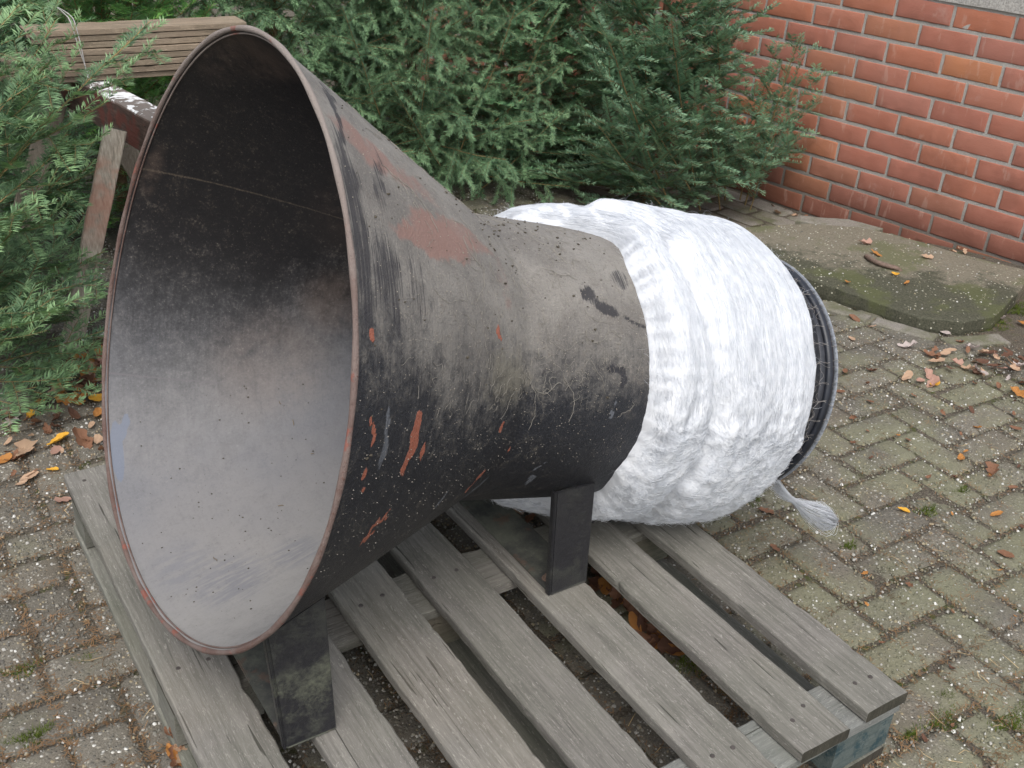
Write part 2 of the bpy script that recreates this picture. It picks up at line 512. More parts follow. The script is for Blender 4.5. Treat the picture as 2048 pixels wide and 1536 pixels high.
# pavers: 0.19 x 0.095 m herringbone, each one its own object near the camera
PITCH = .0967
def paver_mesh(seed, L=2 * PITCH - .005, W=PITCH - .005, H=.05):
    nx, ny = 10, 6
    xs = np.linspace(-1, 1, nx); ys = np.linspace(-1, 1, ny)
    xs = np.sign(xs) * np.abs(xs) ** .7; ys = np.sign(ys) * np.abs(ys) ** .65
    V = []
    r = random.Random(seed)
    cut = [r.uniform(0, .006) for _ in range(4)]
    for x in xs:
        for y in ys:
            px, py = x * L / 2, y * W / 2
            ex = max(0, abs(px) - (L / 2 - .011)) / .011; ey = max(0, abs(py) - (W / 2 - .011)) / .011
            e = min(1.3, math.hypot(ex, ey))
            z = -.0062 * e ** 2 + n1(px * 25, py * 25, seed) * .0014
            jx = n1(px * 40, py * 40, seed + 9) * .0016 * (abs(x) > .99); jy = n1(px * 40, py * 40, seed + 19) * .0016 * (abs(y) > .99)
            if abs(x) > .99 and abs(y) > .99:
                c = cut[(x > 0) * 2 + (y > 0)]; px -= math.copysign(c, x); py -= math.copysign(c, y)
            V.append((px + jx, py + jy, z))
    F = [(i * ny + j, (i + 1) * ny + j, (i + 1) * ny + j + 1, i * ny + j + 1) for i in range(nx - 1) for j in range(ny - 1)]
    ring = [i * ny for i in range(nx)] + [(nx - 1) * ny + j for j in range(1, ny)] + [i * ny + ny - 1 for i in range(nx - 2, -1, -1)] + [j for j in range(ny - 2, 0, -1)]
    b0 = len(V)
    for i in ring: V.append((V[i][0], V[i][1], -H))
    for a in range(len(ring)):
        c = (a + 1) % len(ring)
        F.append((ring[c], ring[a], b0 + a, b0 + c))
    me = bpy.data.meshes.new('paver')
    me.from_pydata(V, [], F); me.materials.append(MAT_PAVER)
    me.polygons.foreach_set('use_smooth', [True] * len(me.polygons)); me.update()
    return me
PAVM = [paver_mesh(s) for s in range(8)]
CELL = []
for i in range(-34, 42):
    for j in range(-34, 44):
        k = (i - j) % 4
        x = 1.002 + i * PITCH; y = .870 + j * PITCH
        if k == 0: c = (x + PITCH, y + PITCH / 2, 0.0)
        elif k == 2: c = (x + PITCH / 2, y, PI / 2)      # covers (i,j) and (i,j-1)
        else: continue
        dw = wdist(c[0], c[1]); al = walong(c[0], c[1])
        if dw < .64 or (dw < .80 and al > .2): continue
        if c[0] < -1.3 or c[0] > 3.7 or c[1] < -1.0 or c[1] > 3.9: continue
        CELL.append(c)
def paver_score(c):
    p = project([[c[0], c[1], -.02]])[0]
    vis = p[2] > .1 and -60 < p[0] < 2108 and -60 < p[1] < 1596
    return (0 if vis else 100) + (p[2] if p[2] > 0 else 50)
CELL.sort(key=paver_score)
stuffV = []; stuffF = []; off = 0
for n, (x, y, a) in enumerate(CELL):
    r = random.Random(n)
    z = float(gz(x, y)) + r.uniform(-.0025, .0025)
    tx, ty = r.gauss(0, .011), r.gauss(0, .011)
    me = PAVM[r.randrange(8)]
    Mx = Matrix.Translation((x + r.gauss(0, .0012), y + r.gauss(0, .0012), z)) @ Matrix.Rotation(a + r.gauss(0, .012) + (PI if r.random() < .5 else 0), 4, 'Z') @ Matrix.Rotation(tx, 4, 'X') @ Matrix.Rotation(ty, 4, 'Y')
    if n < 262:
        o = bpy.data.objects.new('paver', me); COL.objects.link(o); o.parent = GROUND
        o.matrix_world = Mx; o.matrix_basis = Mx
    else:
        nv = len(me.vertices)
        co = np.empty(nv * 3); me.vertices.foreach_get('co', co)
        Mn = np.array(Mx); co = co.reshape(-1, 3) @ Mn[:3, :3].T + Mn[:3, 3]
        fv = np.empty(len(me.loops), dtype=np.int32); me.loops.foreach_get('vertex_index', fv)
        stuffV.append(co); stuffF.append(fv.reshape(-1, 4) + off); off += nv
ps = mk_np('paver', np.concatenate(stuffV), np.concatenate(stuffF), MAT_PAVER, GROUND, True)
tag(ps, kind='stuff')

def pebbles(n=46000):
    rg = np.random.default_rng(5)
    x = rg.uniform(-1.0, 3.1, n * 3); y = rg.uniform(-.75, 3.0, n * 3)
    z = gz(x, y); pr = project(np.stack([x, y, z], -1))
    d2 = np.hypot(x - CAMP[0], y - CAMP[1])
    ok = (pr[:, 2] > .2) & (pr[:, 0] > -30) & (pr[:, 0] < 2080) & (pr[:, 1] > 380) & (pr[:, 1] < 1566) & (wdist(x, y) > .7) & (rg.random(n * 3) < np.clip(2.2 / (d2 + .2), .25, 1))
    gx = ((x - 1.002) / PITCH) % 1; gy = ((y - .870) / PITCH) % 1
    x, y, z = x[ok][:n], y[ok][:n], z[ok][:n]; n = len(x)
    # stones showing in the slab as well
    sx = rg.uniform(2.05, 2.95, 6000); sy = rg.uniform(.95, 1.85, 6000)
    pol = SLAB_PTS; ins = np.zeros(6000, bool)
    for q in range(len(pol)):
        (xa, ya), (xb, yb) = pol[q], pol[(q + 1) % len(pol)]
        c_ = ((ya > sy) != (yb > sy)) & (sx < (xb - xa) * (sy - ya) / (yb - ya + 1e-9) + xa); ins ^= c_
    pat = np.array([mnoise.noise(Vector((a_ * 5, b_ * 5, 1))) for a_, b_ in zip(sx, sy)])
    ins &= (rg.random(6000) < .16 + 1.1 * np.clip(pat, 0, 1))
    x = np.r_[x, sx[ins]]; y = np.r_[y, sy[ins]]; z = np.r_[z, np.full(ins.sum(), .0225)]; n = len(x)
    k = 4; a = np.linspace(0, 2 * PI, k, endpoint=False)[None] + rg.uniform(0, 6, n)[:, None]
    rr = (.0016 + .0026 * rg.random(n) ** 2.2)[:, None] * (1 + .25 * rg.random((n, k)))
    el = rg.uniform(.55, 1, n)[:, None]; ro = rg.uniform(0, PI, n)[:, None]
    lx = rr * np.cos(a); ly = rr * el * np.sin(a)
    bx = x[:, None] + lx * np.cos(ro) - ly * np.sin(ro); by = y[:, None] + lx * np.sin(ro) + ly * np.cos(ro)
    bz = np.repeat((z - .0012)[:, None], k, 1)
    m = .62; cx, cy = x[:, None], y[:, None]; h = (rr.mean(1) * .62)[:, None]
    V = np.concatenate([np.stack([bx, by, bz], -1), np.stack([cx + (bx - cx) * m, cy + (by - cy) * m, bz + .0012 + h * .8], -1)], 1)
    F = np.concatenate([np.stack([np.arange(k), (np.arange(k) + 1) % k, k + (np.arange(k) + 1) % k, k + np.arange(k)], -1), np.array([[k, k + 1, k + 2, k + 3]])])
    F = (np.arange(n)[:, None, None] * 2 * k + F[None]).reshape(-1, 4)
    mt = M('loose_pebble', .7, .3); t = mt.attr('tone')
    c = mt.ramp(t, [(0, (.10, .092, .078)), (.25, (.17, .16, .135)), (.45, (.13, .12, .10)), (.6, (.24, .22, .18)), (.74, (.30, .25, .165)), (.84, (.36, .345, .31)), (.965, (.58, .57, .53))], 'CONSTANT')
    gn = mt.n('ShaderNodeSeparateXYZ'); mt.l(mt.pos(), gn.inputs[0])
    mo = mt.math('ADD', mt.noise(mt.pos(), 3.3, 6, .65), mt.math('MULTIPLY', mt.step(gn.outputs[0], .35, 1.1), .17))
    c = mt.mix(mt.math('MULTIPLY', mt.math('MULTIPLY', mt.step(mo, .52, .74), .5), mt.math('LESS_THAN', t, .88)), c, (.16, .16, .09)); mt.color(c)
    o = mk_np('pebble', V.reshape(-1, 3), F, mt.m, GROUND, True, attrs={'tone': np.repeat(rg.random(n), 2 * k)}); tag(o, kind='stuff')
SLAB_PTS = [(2.30, 1.88), (2.58, 1.80), (2.72, 1.70), (2.80, 1.55), (2.86, 1.34), (2.945, 1.13), (2.72, 1.040), (2.50, .965), (2.37, .978), (2.27, 1.065), (2.215, 1.28), (2.16, 1.50), (2.08, 1.82)]
pebbles()

# small smooth pavers laid parallel to the wall, left of the slab
MAT_SETT = M('plain_grey_paver', .88, .2)
_f = MAT_SETT.noise(MAT_SETT.pos(), 200, 4, .7); _g = MAT_SETT.noise(MAT_SETT.pos(), 6, 5, .65)
_b = MAT_SETT.ramp(_f, [(.3, (.14, .125, .105)), (.7, (.29, .265, .23))])
_b = MAT_SETT.mix(MAT_SETT.math('MULTIPLY', MAT_SETT.step(_g, .42, .62), .75), _b, (.095, .10, .045))
MAT_SETT.color(_b); MAT_SETT.bump(_f, .0025, .8); MAT_SETT = MAT_SETT.m
sett = paver_mesh(77, .196, .096); sett.materials.clear(); sett.materials.append(MAT_SETT)
wa = math.atan2(WD[1], WD[0])
cnt = 0
for row in range(6):
    for k in range(-9, 12):
        dw = .06 + row * .103; al = k * .205 + (.1 if row % 2 else 0)
        if al > .62 and dw < .8: continue
        if row >= 3 and al > .2: continue
        x = WX + WD[0] * al + WN[0] * dw; y = WY + WD[1] * al + WN[1] * dw
        if al < -1.3: continue
        o = bpy.data.objects.new('paver', sett); COL.objects.link(o); o.parent = GROUND
        Mx = Matrix.Translation((x, y, float(gz(x, y)) + random.uniform(-.002, .003))) @ Matrix.Rotation(wa + random.gauss(0, .02), 4, 'Z') @ Matrix.Rotation(random.gauss(0, .015), 4, 'X')
        o.matrix_basis = Mx; cnt += 1

# ------------------------------------------------------------------ brick wall
WALL = empty('brick_wall', (WX, WY, -.1))
tag(WALL, 'red brick wall with grey mortar joints at the right edge of the yard', 'wall')
BL, BH = .22, .0808
Z0 = .1709
def wpt(s, d, z): return Vector((WX + WD[0] * s * BL + WN[0] * d, WY + WD[1] * s * BL + WN[1] * d, z))
# mortar body: a subdivided face, slightly uneven, 6 mm behind the bricks
def wall_body():
    s0, s1 = -13.2, 13.2; z0, z1 = -.25, Z0 + 7.5 * BH + .006
    nx, nz = 220, 40
    V = []; F = []
    for i in range(nx + 1):
        for j in range(nz + 1):
            s = s0 + (s1 - s0) * i / nx; z = z0 + (z1 - z0) * j / nz
            V.append(wpt(s, -.0030 + n1(s * 30, z * 90, 3) * .0016 + n1(s * 9, z * 25, 6) * .0010, z))
    for i in range(nx):
        for j in range(nz):
            a = i * (nz + 1) + j
            F.append((a, a + 1, a + nz + 2, a + nz + 1))
    b = len(V)
    V += [wpt(s0, -.2, z0), wpt(s0, -.2, z1), wpt(s1, -.2, z1), wpt(s1, -.2, z0), wpt(s0, -.006, z0), wpt(s0, -.006, z1), wpt(s1, -.006, z1), wpt(s1, -.006, z0)]
    F += [(b, b + 1, b + 2, b + 3), (b + 4, b + 5, b + 1, b), (b + 5, b + 6, b + 2, b + 1), (b + 6, b + 7, b + 3, b + 2)]
    return mk('mortar', V, F, MAT_MORTAR, WALL)
wall_body()
def brick_mesh(seed):
    r = random.Random(seed)
    L, H, D = .2080, .0678, .05
    n, k = 14, 6
    V = []; F = []
    for i in range(n):
        for j in range(k):
            u = i / (n - 1) * 2 - 1; v = j / (k - 1) * 2 - 1
            uu = abs(u); vv = abs(v)
            x = math.copysign(L / 2 if uu > .99 else (L / 2 - .0032 if i in (1, n - 2) else uu * (L / 2 - .006)), u); z = math.copysign(H / 2 if vv > .99 else (H / 2 - .003 if j in (1, k - 2) else vv * (H / 2 - .006)), v)
            if i in (0, n - 1): u = math.copysign(1, u)
            e = max(0, abs(x) - (L / 2 - .004)) / .004 + max(0, abs(z) - (H / 2 - .004)) / .004
            y = -.0016 * min(1.2, e) + n1(x * 30, z * 30, seed * 3) * .0012 - (r.random() < .04) * .002
            x += (abs(u) > .99) * n1(z * 60, seed) * .0018; z += (abs(v) > .99) * n1(x * 35, seed, 5) * .0018
            V.append((x, y, z))
    for i in range(n - 1):
        for j in range(k - 1):
            a = i * k + j; F.append((a, a + k, a + k + 1, a + 1))
    ring = [i * k for i in range(n)] + [(n - 1) * k + j for j in range(1, k)] + [i * k + k - 1 for i in range(n - 2, -1, -1)] + [j for j in range(k - 2, 0, -1)]
    b0 = len(V)
    for i in ring: V.append((V[i][0], V[i][1] - D, V[i][2]))
    for a in range(len(ring)):
        c = (a + 1) % len(ring); F.append((ring[c], ring[a], b0 + a, b0 + c))
    me = bpy.data.meshes.new('brick'); me.from_pydata(V, [], F); me.materials.append(MAT_BRICK)
    bm = bmesh.new(); bm.from_mesh(me); bmesh.ops.recalc_face_normals(bm, faces=bm.faces); bm.to_mesh(me); bm.free()
    me.polygons.foreach_set('use_smooth', [True] * len(me.polygons)); me.update()
    return me
BRM = [brick_mesh(i) for i in range(10)]
Rw = Matrix(((WD[0], WN[0], 0, 0), (WD[1], WN[1], 0, 0), (0, 0, 1, 0), (0, 0, 0, 1)))
bV = []; bF = []; off = 0
PINV = Matrix.Translation(-Vector(WALL.location))
for c in range(-4, 8):
    for q in range(-13, 13):
        s = q + (.5 if c % 2 == 0 else 0)
        z = Z0 + c * BH
        r = random.Random(c * 100 + q)
        p = wpt(s, .0008 + r.uniform(-.0012, .0018), z + r.uniform(-.001, .001))
        Mx = Matrix.Translation(p) @ Rw @ Matrix.Rotation(r.gauss(0, .004), 4, 'Y') @ Matrix.Rotation(r.gauss(0, .004), 4, 'Z')
        me = BRM[r.randrange(10)]
        pr = project([list(p)])[0]
        vis = pr[2] > 0 and 1150 < pr[0] < 2200 and -60 < pr[1] < 700 and c > -4
        if vis:
            o = bpy.data.objects.new('brick', me); COL.objects.link(o); o.parent = WALL
            o.matrix_parent_inverse = PINV; o.matrix_basis = Mx
        else:
            nv = len(me.vertices); co = np.empty(nv * 3); me.vertices.foreach_get('co', co)
            Mn = np.array(Mx); co = co.reshape(-1, 3) @ Mn[:3, :3].T + Mn[:3, 3]
            fv = np.empty(len(me.loops), dtype=np.int32); me.loops.foreach_get('vertex_index', fv)
            bV.append(co); bF.append(fv.reshape(-1, 4) + off); off += nv
o = mk_np('brick', np.concatenate(bV), np.concatenate(bF), MAT_BRICK, WALL, True); tag(o, kind='stuff')
# concrete sill on the wall, dark green window board behind it
def wallbox(name, s0, s1, d0, d1, z0, z1, mat, parent, n=60):
    V = []; F = []
    for i in range(n + 1):
        s = s0 + (s1 - s0) * i / n
        for (d, z) in ((d0, z0), (d1, z0), (d1, z1), (d0, z1)):
            V.append(wpt(s, d + n1(s * 8, z * 9, d * 5) * .003, z + n1(s * 11, z * 7, d * 9) * .003))
    for i in range(n):
        for j in range(4):
            k = (j + 1) % 4; F.append((i * 4 + j, i * 4 + k, i * 4 + 4 + k, i * 4 + 4 + j))
    F += [(0, 1, 2, 3), (n * 4 + 3, n * 4 + 2, n * 4 + 1, n * 4)]
    o = mk(name, V, F, mat, parent)
    bm = bmesh.new(); bm.from_mesh(o.data); bmesh.ops.recalc_face_normals(bm, faces=bm.faces); bm.to_mesh(o.data); bm.free()
    return o
zt = Z0 + 7.5 * BH
wallbox('sill', -13.2, 13.2, .004, -.20, zt + .004, zt + .05, MAT_COPING, WALL)
wallbox('window_board', -13.2, 13.2, -.10, -.16, zt + .054, zt + .25, simple('dark_green_paint', (.012, .035, .022), .35, .5, 20, .2), WALL, 4)

# ------------------------------------------------------------------ concrete slab with a lifting ring, edging
def prism(name, pts, ztop, zbot, mat, parent=None, sub=26, amp=.003, bev=.012):
    """irregular slab: outline resampled, rim rounded, top as rings shrinking to the centre"""
    P = []
    for i in range(len(pts)):
        a = np.array(pts[i]); b = np.array(pts[(i + 1) % len(pts)])
        k = max(2, int(np.linalg.norm(b - a) / .025))
        for t in range(k): P.append(a + (b - a) * t / k)
    P = np.array(P); c = P.mean(0); n = len(P)
    rings = []
    tang = np.roll(P, -1, 0) - np.roll(P, 1, 0); nor = np.c_[tang[:, 1], -tang[:, 0]]; nor /= np.linalg.norm(nor, axis=1)[:, None]
    if ((P - c) * nor).sum() < 0: nor = -nor
    jit = np.array([n1(p[0] * 14, p[1] * 14, 2) * .0035 + n1(p[0] * 50, p[1] * 50, 3) * .004 for p in P])
    P = P + nor * jit[:, None]
    V = []
    def add(Q, z, amp_=amp):
        for q in Q: V.append((q[0], q[1], z + n1(q[0] * 5, q[1] * 5, 1) * amp_ * 1.0 + n1(q[0] * 34, q[1] * 34, 5) * amp_ * .4))
        rings.append(n)
    add(P - nor * .006, zbot, 0); add(P, (ztop + zbot) / 2); add(P - nor * bev * .12, ztop - bev * .6); add(P - nor * bev * .5, ztop - bev * .15); add(P - nor * bev * 1.3, ztop)
    Q0 = P - nor * bev * 1.3
    for k in range(1, sub): add(c + (Q0 - c) * (1 - k / sub), ztop)
    F = []
    for k in range(len(rings) - 1):
        for i in range(n):
            j = (i + 1) % n; F.append((k * n + i, k * n + j, (k + 1) * n + j, (k + 1) * n + i))
    V.append((c[0], c[1], ztop)); b = (len(rings) - 1) * n
    for i in range(n): F.append((b + i, b + (i + 1) % n, len(V) - 1))
    o = mk(name, V, F, mat, parent, False)
    bm = bmesh.new(); bm.from_mesh(o.data); bmesh.ops.recalc_face_normals(bm, faces=bm.faces); bm.to_mesh(o.data); bm.free()
    return o
SLAB = prism('concrete_slab', [(2.30, 1.88), (2.58, 1.80), (2.72, 1.70), (2.80, 1.55), (2.86, 1.34), (2.945, 1.13), (2.72, 1.040), (2.50, .965), (2.37, .978), (2.27, 1.065), (2.215, 1.28), (2.16, 1.50), (2.08, 1.82)], .022, -.05, MAT_SLAB, None, 26, .003, .007)
tag(SLAB, 'mossy broken concrete slab lying flat against the foot of the brick wall', 'concrete slab')
MAT_RUST = simple('rusty_steel', (.16, .11, .085), .75, .3, 120, .4, .0008)
hp = np.array([(2.515, 1.478, .010), (2.500, 1.470, .030), (2.482, 1.440, .034), (2.478, 1.405, .033), (2.488, 1.370, .032), (2.510, 1.345, .030), (2.53, 1.34, .012)])
tt = np.linspace(0, 1, 28); ks = np.linspace(0, 1, len(hp))
hp = np.stack([np.interp(tt, ks, hp[:, i]) for i in range(3)], -1)
for _ in range(3): hp[1:-1] = (hp[:-2] + 2 * hp[1:-1] + hp[2:]) / 4
V, F = tube_np(hp, .0075, 8)
HR = mk_np('lifting_ring', V, F, MAT_RUST, SLAB, True)
# edging stones along the slab's yard side, a rough rubble stone at its back corner
def edge_stone(name, a, b, wdt, zt_, zb_, seed, label, grp):
    a = np.array(a); b = np.array(b); d = (b - a) / np.linalg.norm(b - a); nn = np.array([-d[1], d[0]]) * wdt / 2
    o = prism(name, [tuple(a + nn), tuple(b + nn), tuple(b - nn), tuple(a - nn)], zt_, zb_, MAT_SETT, None, 5, .002, .008)
    tag(o, label, 'edging stone', grp); return o
edge_stone('edging_stone', (2.12, 1.36), (2.185, 1.175), .055, -.012, -.06, 1, 'mossy edging stone beside the black ring, farther from the slab corner', 'edging stones along the slab')
edge_stone('edging_stone', (2.19, 1.16), (2.265, .99), .055, -.010, -.06, 2, 'mossy edging stone just below the clipped corner of the concrete slab', 'edging stones along the slab')
edge_stone('edging_stone', (2.28, .965), (2.47, .90), .06, -.016, -.06, 3, 'mossy edging stone half under the leaf drift at the slab corner', 'edging stones along the slab')
rb = prism('rubble_stone', [(2.62, 1.90), (2.68, 1.93), (2.83, 1.83), (2.88, 1.70), (2.83, 1.69), (2.72, 1.80)], -.008, -.08, MAT_SETT, None, 8, .004, .008)
tag(rb, 'rough pale stone lying between the slab and the wall', 'stone')

# ------------------------------------------------------------------ pallet
PAL = empty('pallet', (.37, .6, -.02))
tag(PAL, 'weathered grey wooden pallet under the black metal funnel', 'pallet')
ZT = .1201
xe = [(-.124, -.021), (.030, .133), (.179, .285), (.322, .424), (.474, .572), (.622, .720), (.768, .860)]
MAT_NAIL = simple('dark_nail', (.06, .05, .045), .6, .4, 90, .3)
def nail(x, y, z, parent, r=.0042):
    bm = bmesh.new(); bmesh.ops.create_cone(bm, cap_ends=True, segments=10, radius1=r, radius2=r * .8, depth=.0016)
    bmesh.ops.translate(bm, verts=bm.verts, vec=(x, y, z + .0002)); me = bpy.data.meshes.new('nail'); bm.to_mesh(me); bm.free(); me.materials.append(MAT_NAIL)
    put(bpy.data.objects.new('nail', me), parent)
for i, (a, b) in enumerate(xe):
    y0 = [.012, .004, .004, .0, -.004, -.006, 0][i]; y1 = [1.2, 1.196, 1.2, 1.203, 1.198, 1.2, 1.197][i]
    o = board('deck_board', ((a + b) / 2, y0, ZT - .011), ((a + b) / 2, y1, ZT - .011), b - a, .022, [WOOD_Y, WOOD_END], PAL, seed=i + 1, n=110)
    for y in (.05, .60, 1.15):
        for k, fx in enumerate((.28, .72)):
            nail(a + (b - a) * fx + random.uniform(-.006, .006), y + random.uniform(-.012, .012), ZT, o)
for i, (y0, y1, m_) in enumerate(((.003, .094, WOOD_TEALX), (.544, .655, WOOD_X), (1.105, 1.197, WOOD_X))):
    board('stringer_board', (-.120, (y0 + y1) / 2, .0865), (.857, (y0 + y1) / 2, .0865), y1 - y0, .0215, [m_, WOOD_END], PAL, seed=20 + i, n=70)
for i, (y0, y1) in enumerate(((.006, .092), (.55, .65), (1.108, 1.194))):
    for j, (x0, x1) in enumerate(((-.118, .02), (.30, .44), (.722, .853))):
        m_ = WOOD_TEAL if (i == 0 and j == 2) else (WOOD_GREEN if j == 0 else WOOD_BLOCK)
        b = board('block', (x0, (y0 + y1) / 2, .0385), (x1, (y0 + y1) / 2, .0385), y1 - y0, .0735, [m_, m_], PAL, seed=30 + i * 3 + j, n=10)
        if m_ is WOOD_TEAL: b['label'] = 'corner block with worn dark teal paint'
for i, (x0, x1) in enumerate(((-.122, -.022), (.32, .42), (.752, .852))):
    board('bottom_board', ((x0 + x1) / 2, .004, -.0095), ((x0 + x1) / 2, 1.196, -.0095), x1 - x0, .021, [WOOD_GREEN, WOOD_END], PAL, seed=50 + i, n=60)

# ------------------------------------------------------------------ the funnel
C0 = np.array([.0003, .6408, .6260])
AX = np.array([.96139, .01413, -.27482]); UU = np.array([-.0147, .99989, 0]); VV = np.array([.27479, .00404, .96150])
AX /= np.linalg.norm(AX); UU /= np.linalg.norm(UU); VV = np.cross(AX, UU)
RC, TJ, TE = .231, .388, 1.105
HH = np.array([-.16, -.33, -.46, -.35, -.19, -.85, -.30]) * .01
def mouth_r(th):
    r = .415 + HH[0]
    for k in (1, 2, 3): r = r + HH[2 * k - 1] * np.cos(k * th) + HH[2 * k] * np.sin(k * th)
    return r
def hp_(t, th, r):
    t, th, r = np.broadcast_arrays(t, th, r)
    return C0 + t[..., None] * AX + r[..., None] * (np.cos(th)[..., None] * UU + np.sin(th)[..., None] * VV)
def hr(t, th):
    f = np.clip(1 - t / TJ, 0, 1)
    f = np.where(t < TJ, f, 0)
    # weld seam is slightly rounded
    r = RC + (mouth_r(th) - RC) * f + .0012 * np.exp(-((t - TJ) / .004) ** 2)
    r = r + .0012 * np.sin(5 * th + t * 9) * sstep(0, .1, t)
    return r

FUN = empty('metal_funnel', (.45, .64, ZT))
tag(FUN, 'large black steel funnel lying on its side on the wooden pallet, dusty outside', 'funnel')

def horn_attrs(t, deg):
    """wear masks painted by position on the sheet metal: t along axis (m), deg round it (90 = top, 180 = near side)"""
    th_ = np.radians(deg); rr_ = .26
    Q = np.stack([t, rr_ * np.cos(th_), rr_ * np.sin(th_)], -1)
    w1 = np.array([mnoise.noise(Vector(q * 38.0)) for q in Q]); w2 = np.array([mnoise.noise(Vector(q * 110.0 + 5.0)) for q in Q]); w3 = np.array([mnoise.noise(Vector(q * 26.0 + 11.0)) for q in Q])
    t = t + .009 * w1 + .005 * w2; deg = deg + 3.2 * w3 + 1.6 * w2
    a = np.abs(((deg - 90 + 180) % 360) - 180)
    b = 64 + 12 * sstep(.02, .2, t) - 3 * sstep(.3, .45, t)
    dust = 1 - sstep(b - 34, b + 34, a)
    dust = dust * (1 - .7 * sstep(.98, 1.03, t))
    def blob(tc, dc, rt, rd, soft=.35, ang=0.0):
        r = .3
        x = (t - tc); y = np.radians(((deg - dc + 180) % 360) - 180) * r
        ca, sa = math.cos(ang), math.sin(ang)
        xx = x * ca + y * sa; yy = -x * sa + y * ca
        q = np.sqrt((xx / rt) ** 2 + (yy / rd) ** 2)
        return 1 - sstep(1 - soft, 1 + soft, q)
    pink = np.maximum.reduce([blob(.190, 129.5, .062, .030), blob(.13, 133, .05, .016) * .9, blob(.255, 124, .06, .022) * .7,
                              blob(.080, 115.5, .060, .024) * .75, blob(.16, 117, .06, .02) * .55, blob(.33, 134, .012, .05) * .35])
    orange = np.maximum.reduce([blob(.125, 174.0, .009, .020, .4, .15), blob(.119, 178.0, .008, .014), blob(.152, 177.7, .006, .010), blob(.335, 178.5, .006, .016, .4, .1),
                                blob(.041, 170.5, .003, .012), blob(.044, 178.0, .004, .010), blob(.385, -170, .004, .010), blob(.027, 155.6, .005, .010) * .8, blob(.33, -160, .004, .02, .4, .5),
                                blob(.10, 192, .004, .03, .4, .6), blob(.30, 150, .006, .012) * .8])
    black = np.maximum.reduce([blob(.040, 113, .007, .09, .6, .25) * .75, blob(.085, 122, .010, .05, .7, .5) * .6, blob(.020, 138, .018, .10, .6) * .75, blob(.06, 143, .030, .05, .7) * .7, blob(.115, 146, .02, .05, .8) * .5,
                               blob(.515, 130.5, .014, .022), blob(.545, 136.5, .032, .012, .5, .45), blob(.60, 141, .03, .006, .5, .3) * .8,
                               blob(.556, 159, .022, .010), blob(.575, 163.5, .009, .024), blob(.60, 121, .02, .02, .6) * .6, blob(.075, 150, .01, .03) * .6])
    grey = np.maximum.reduce([blob(.068, 171.5, .006, .024) * .55, blob(.475, -149, .004, .022, .4, -.3), blob(.246, -163, .004, .018, .4, .4), blob(.47, -158, .003, .02, .4, .5),
                              blob(.36, -150, .006, .03, .4, .6), blob(.56, 174, .003, .02), blob(.30, 129.5, .018, .035) * .3])
    olive = blob(.33, 163, .07, .05, .95) * .75
    return dust, pink, orange, black, grey, olive

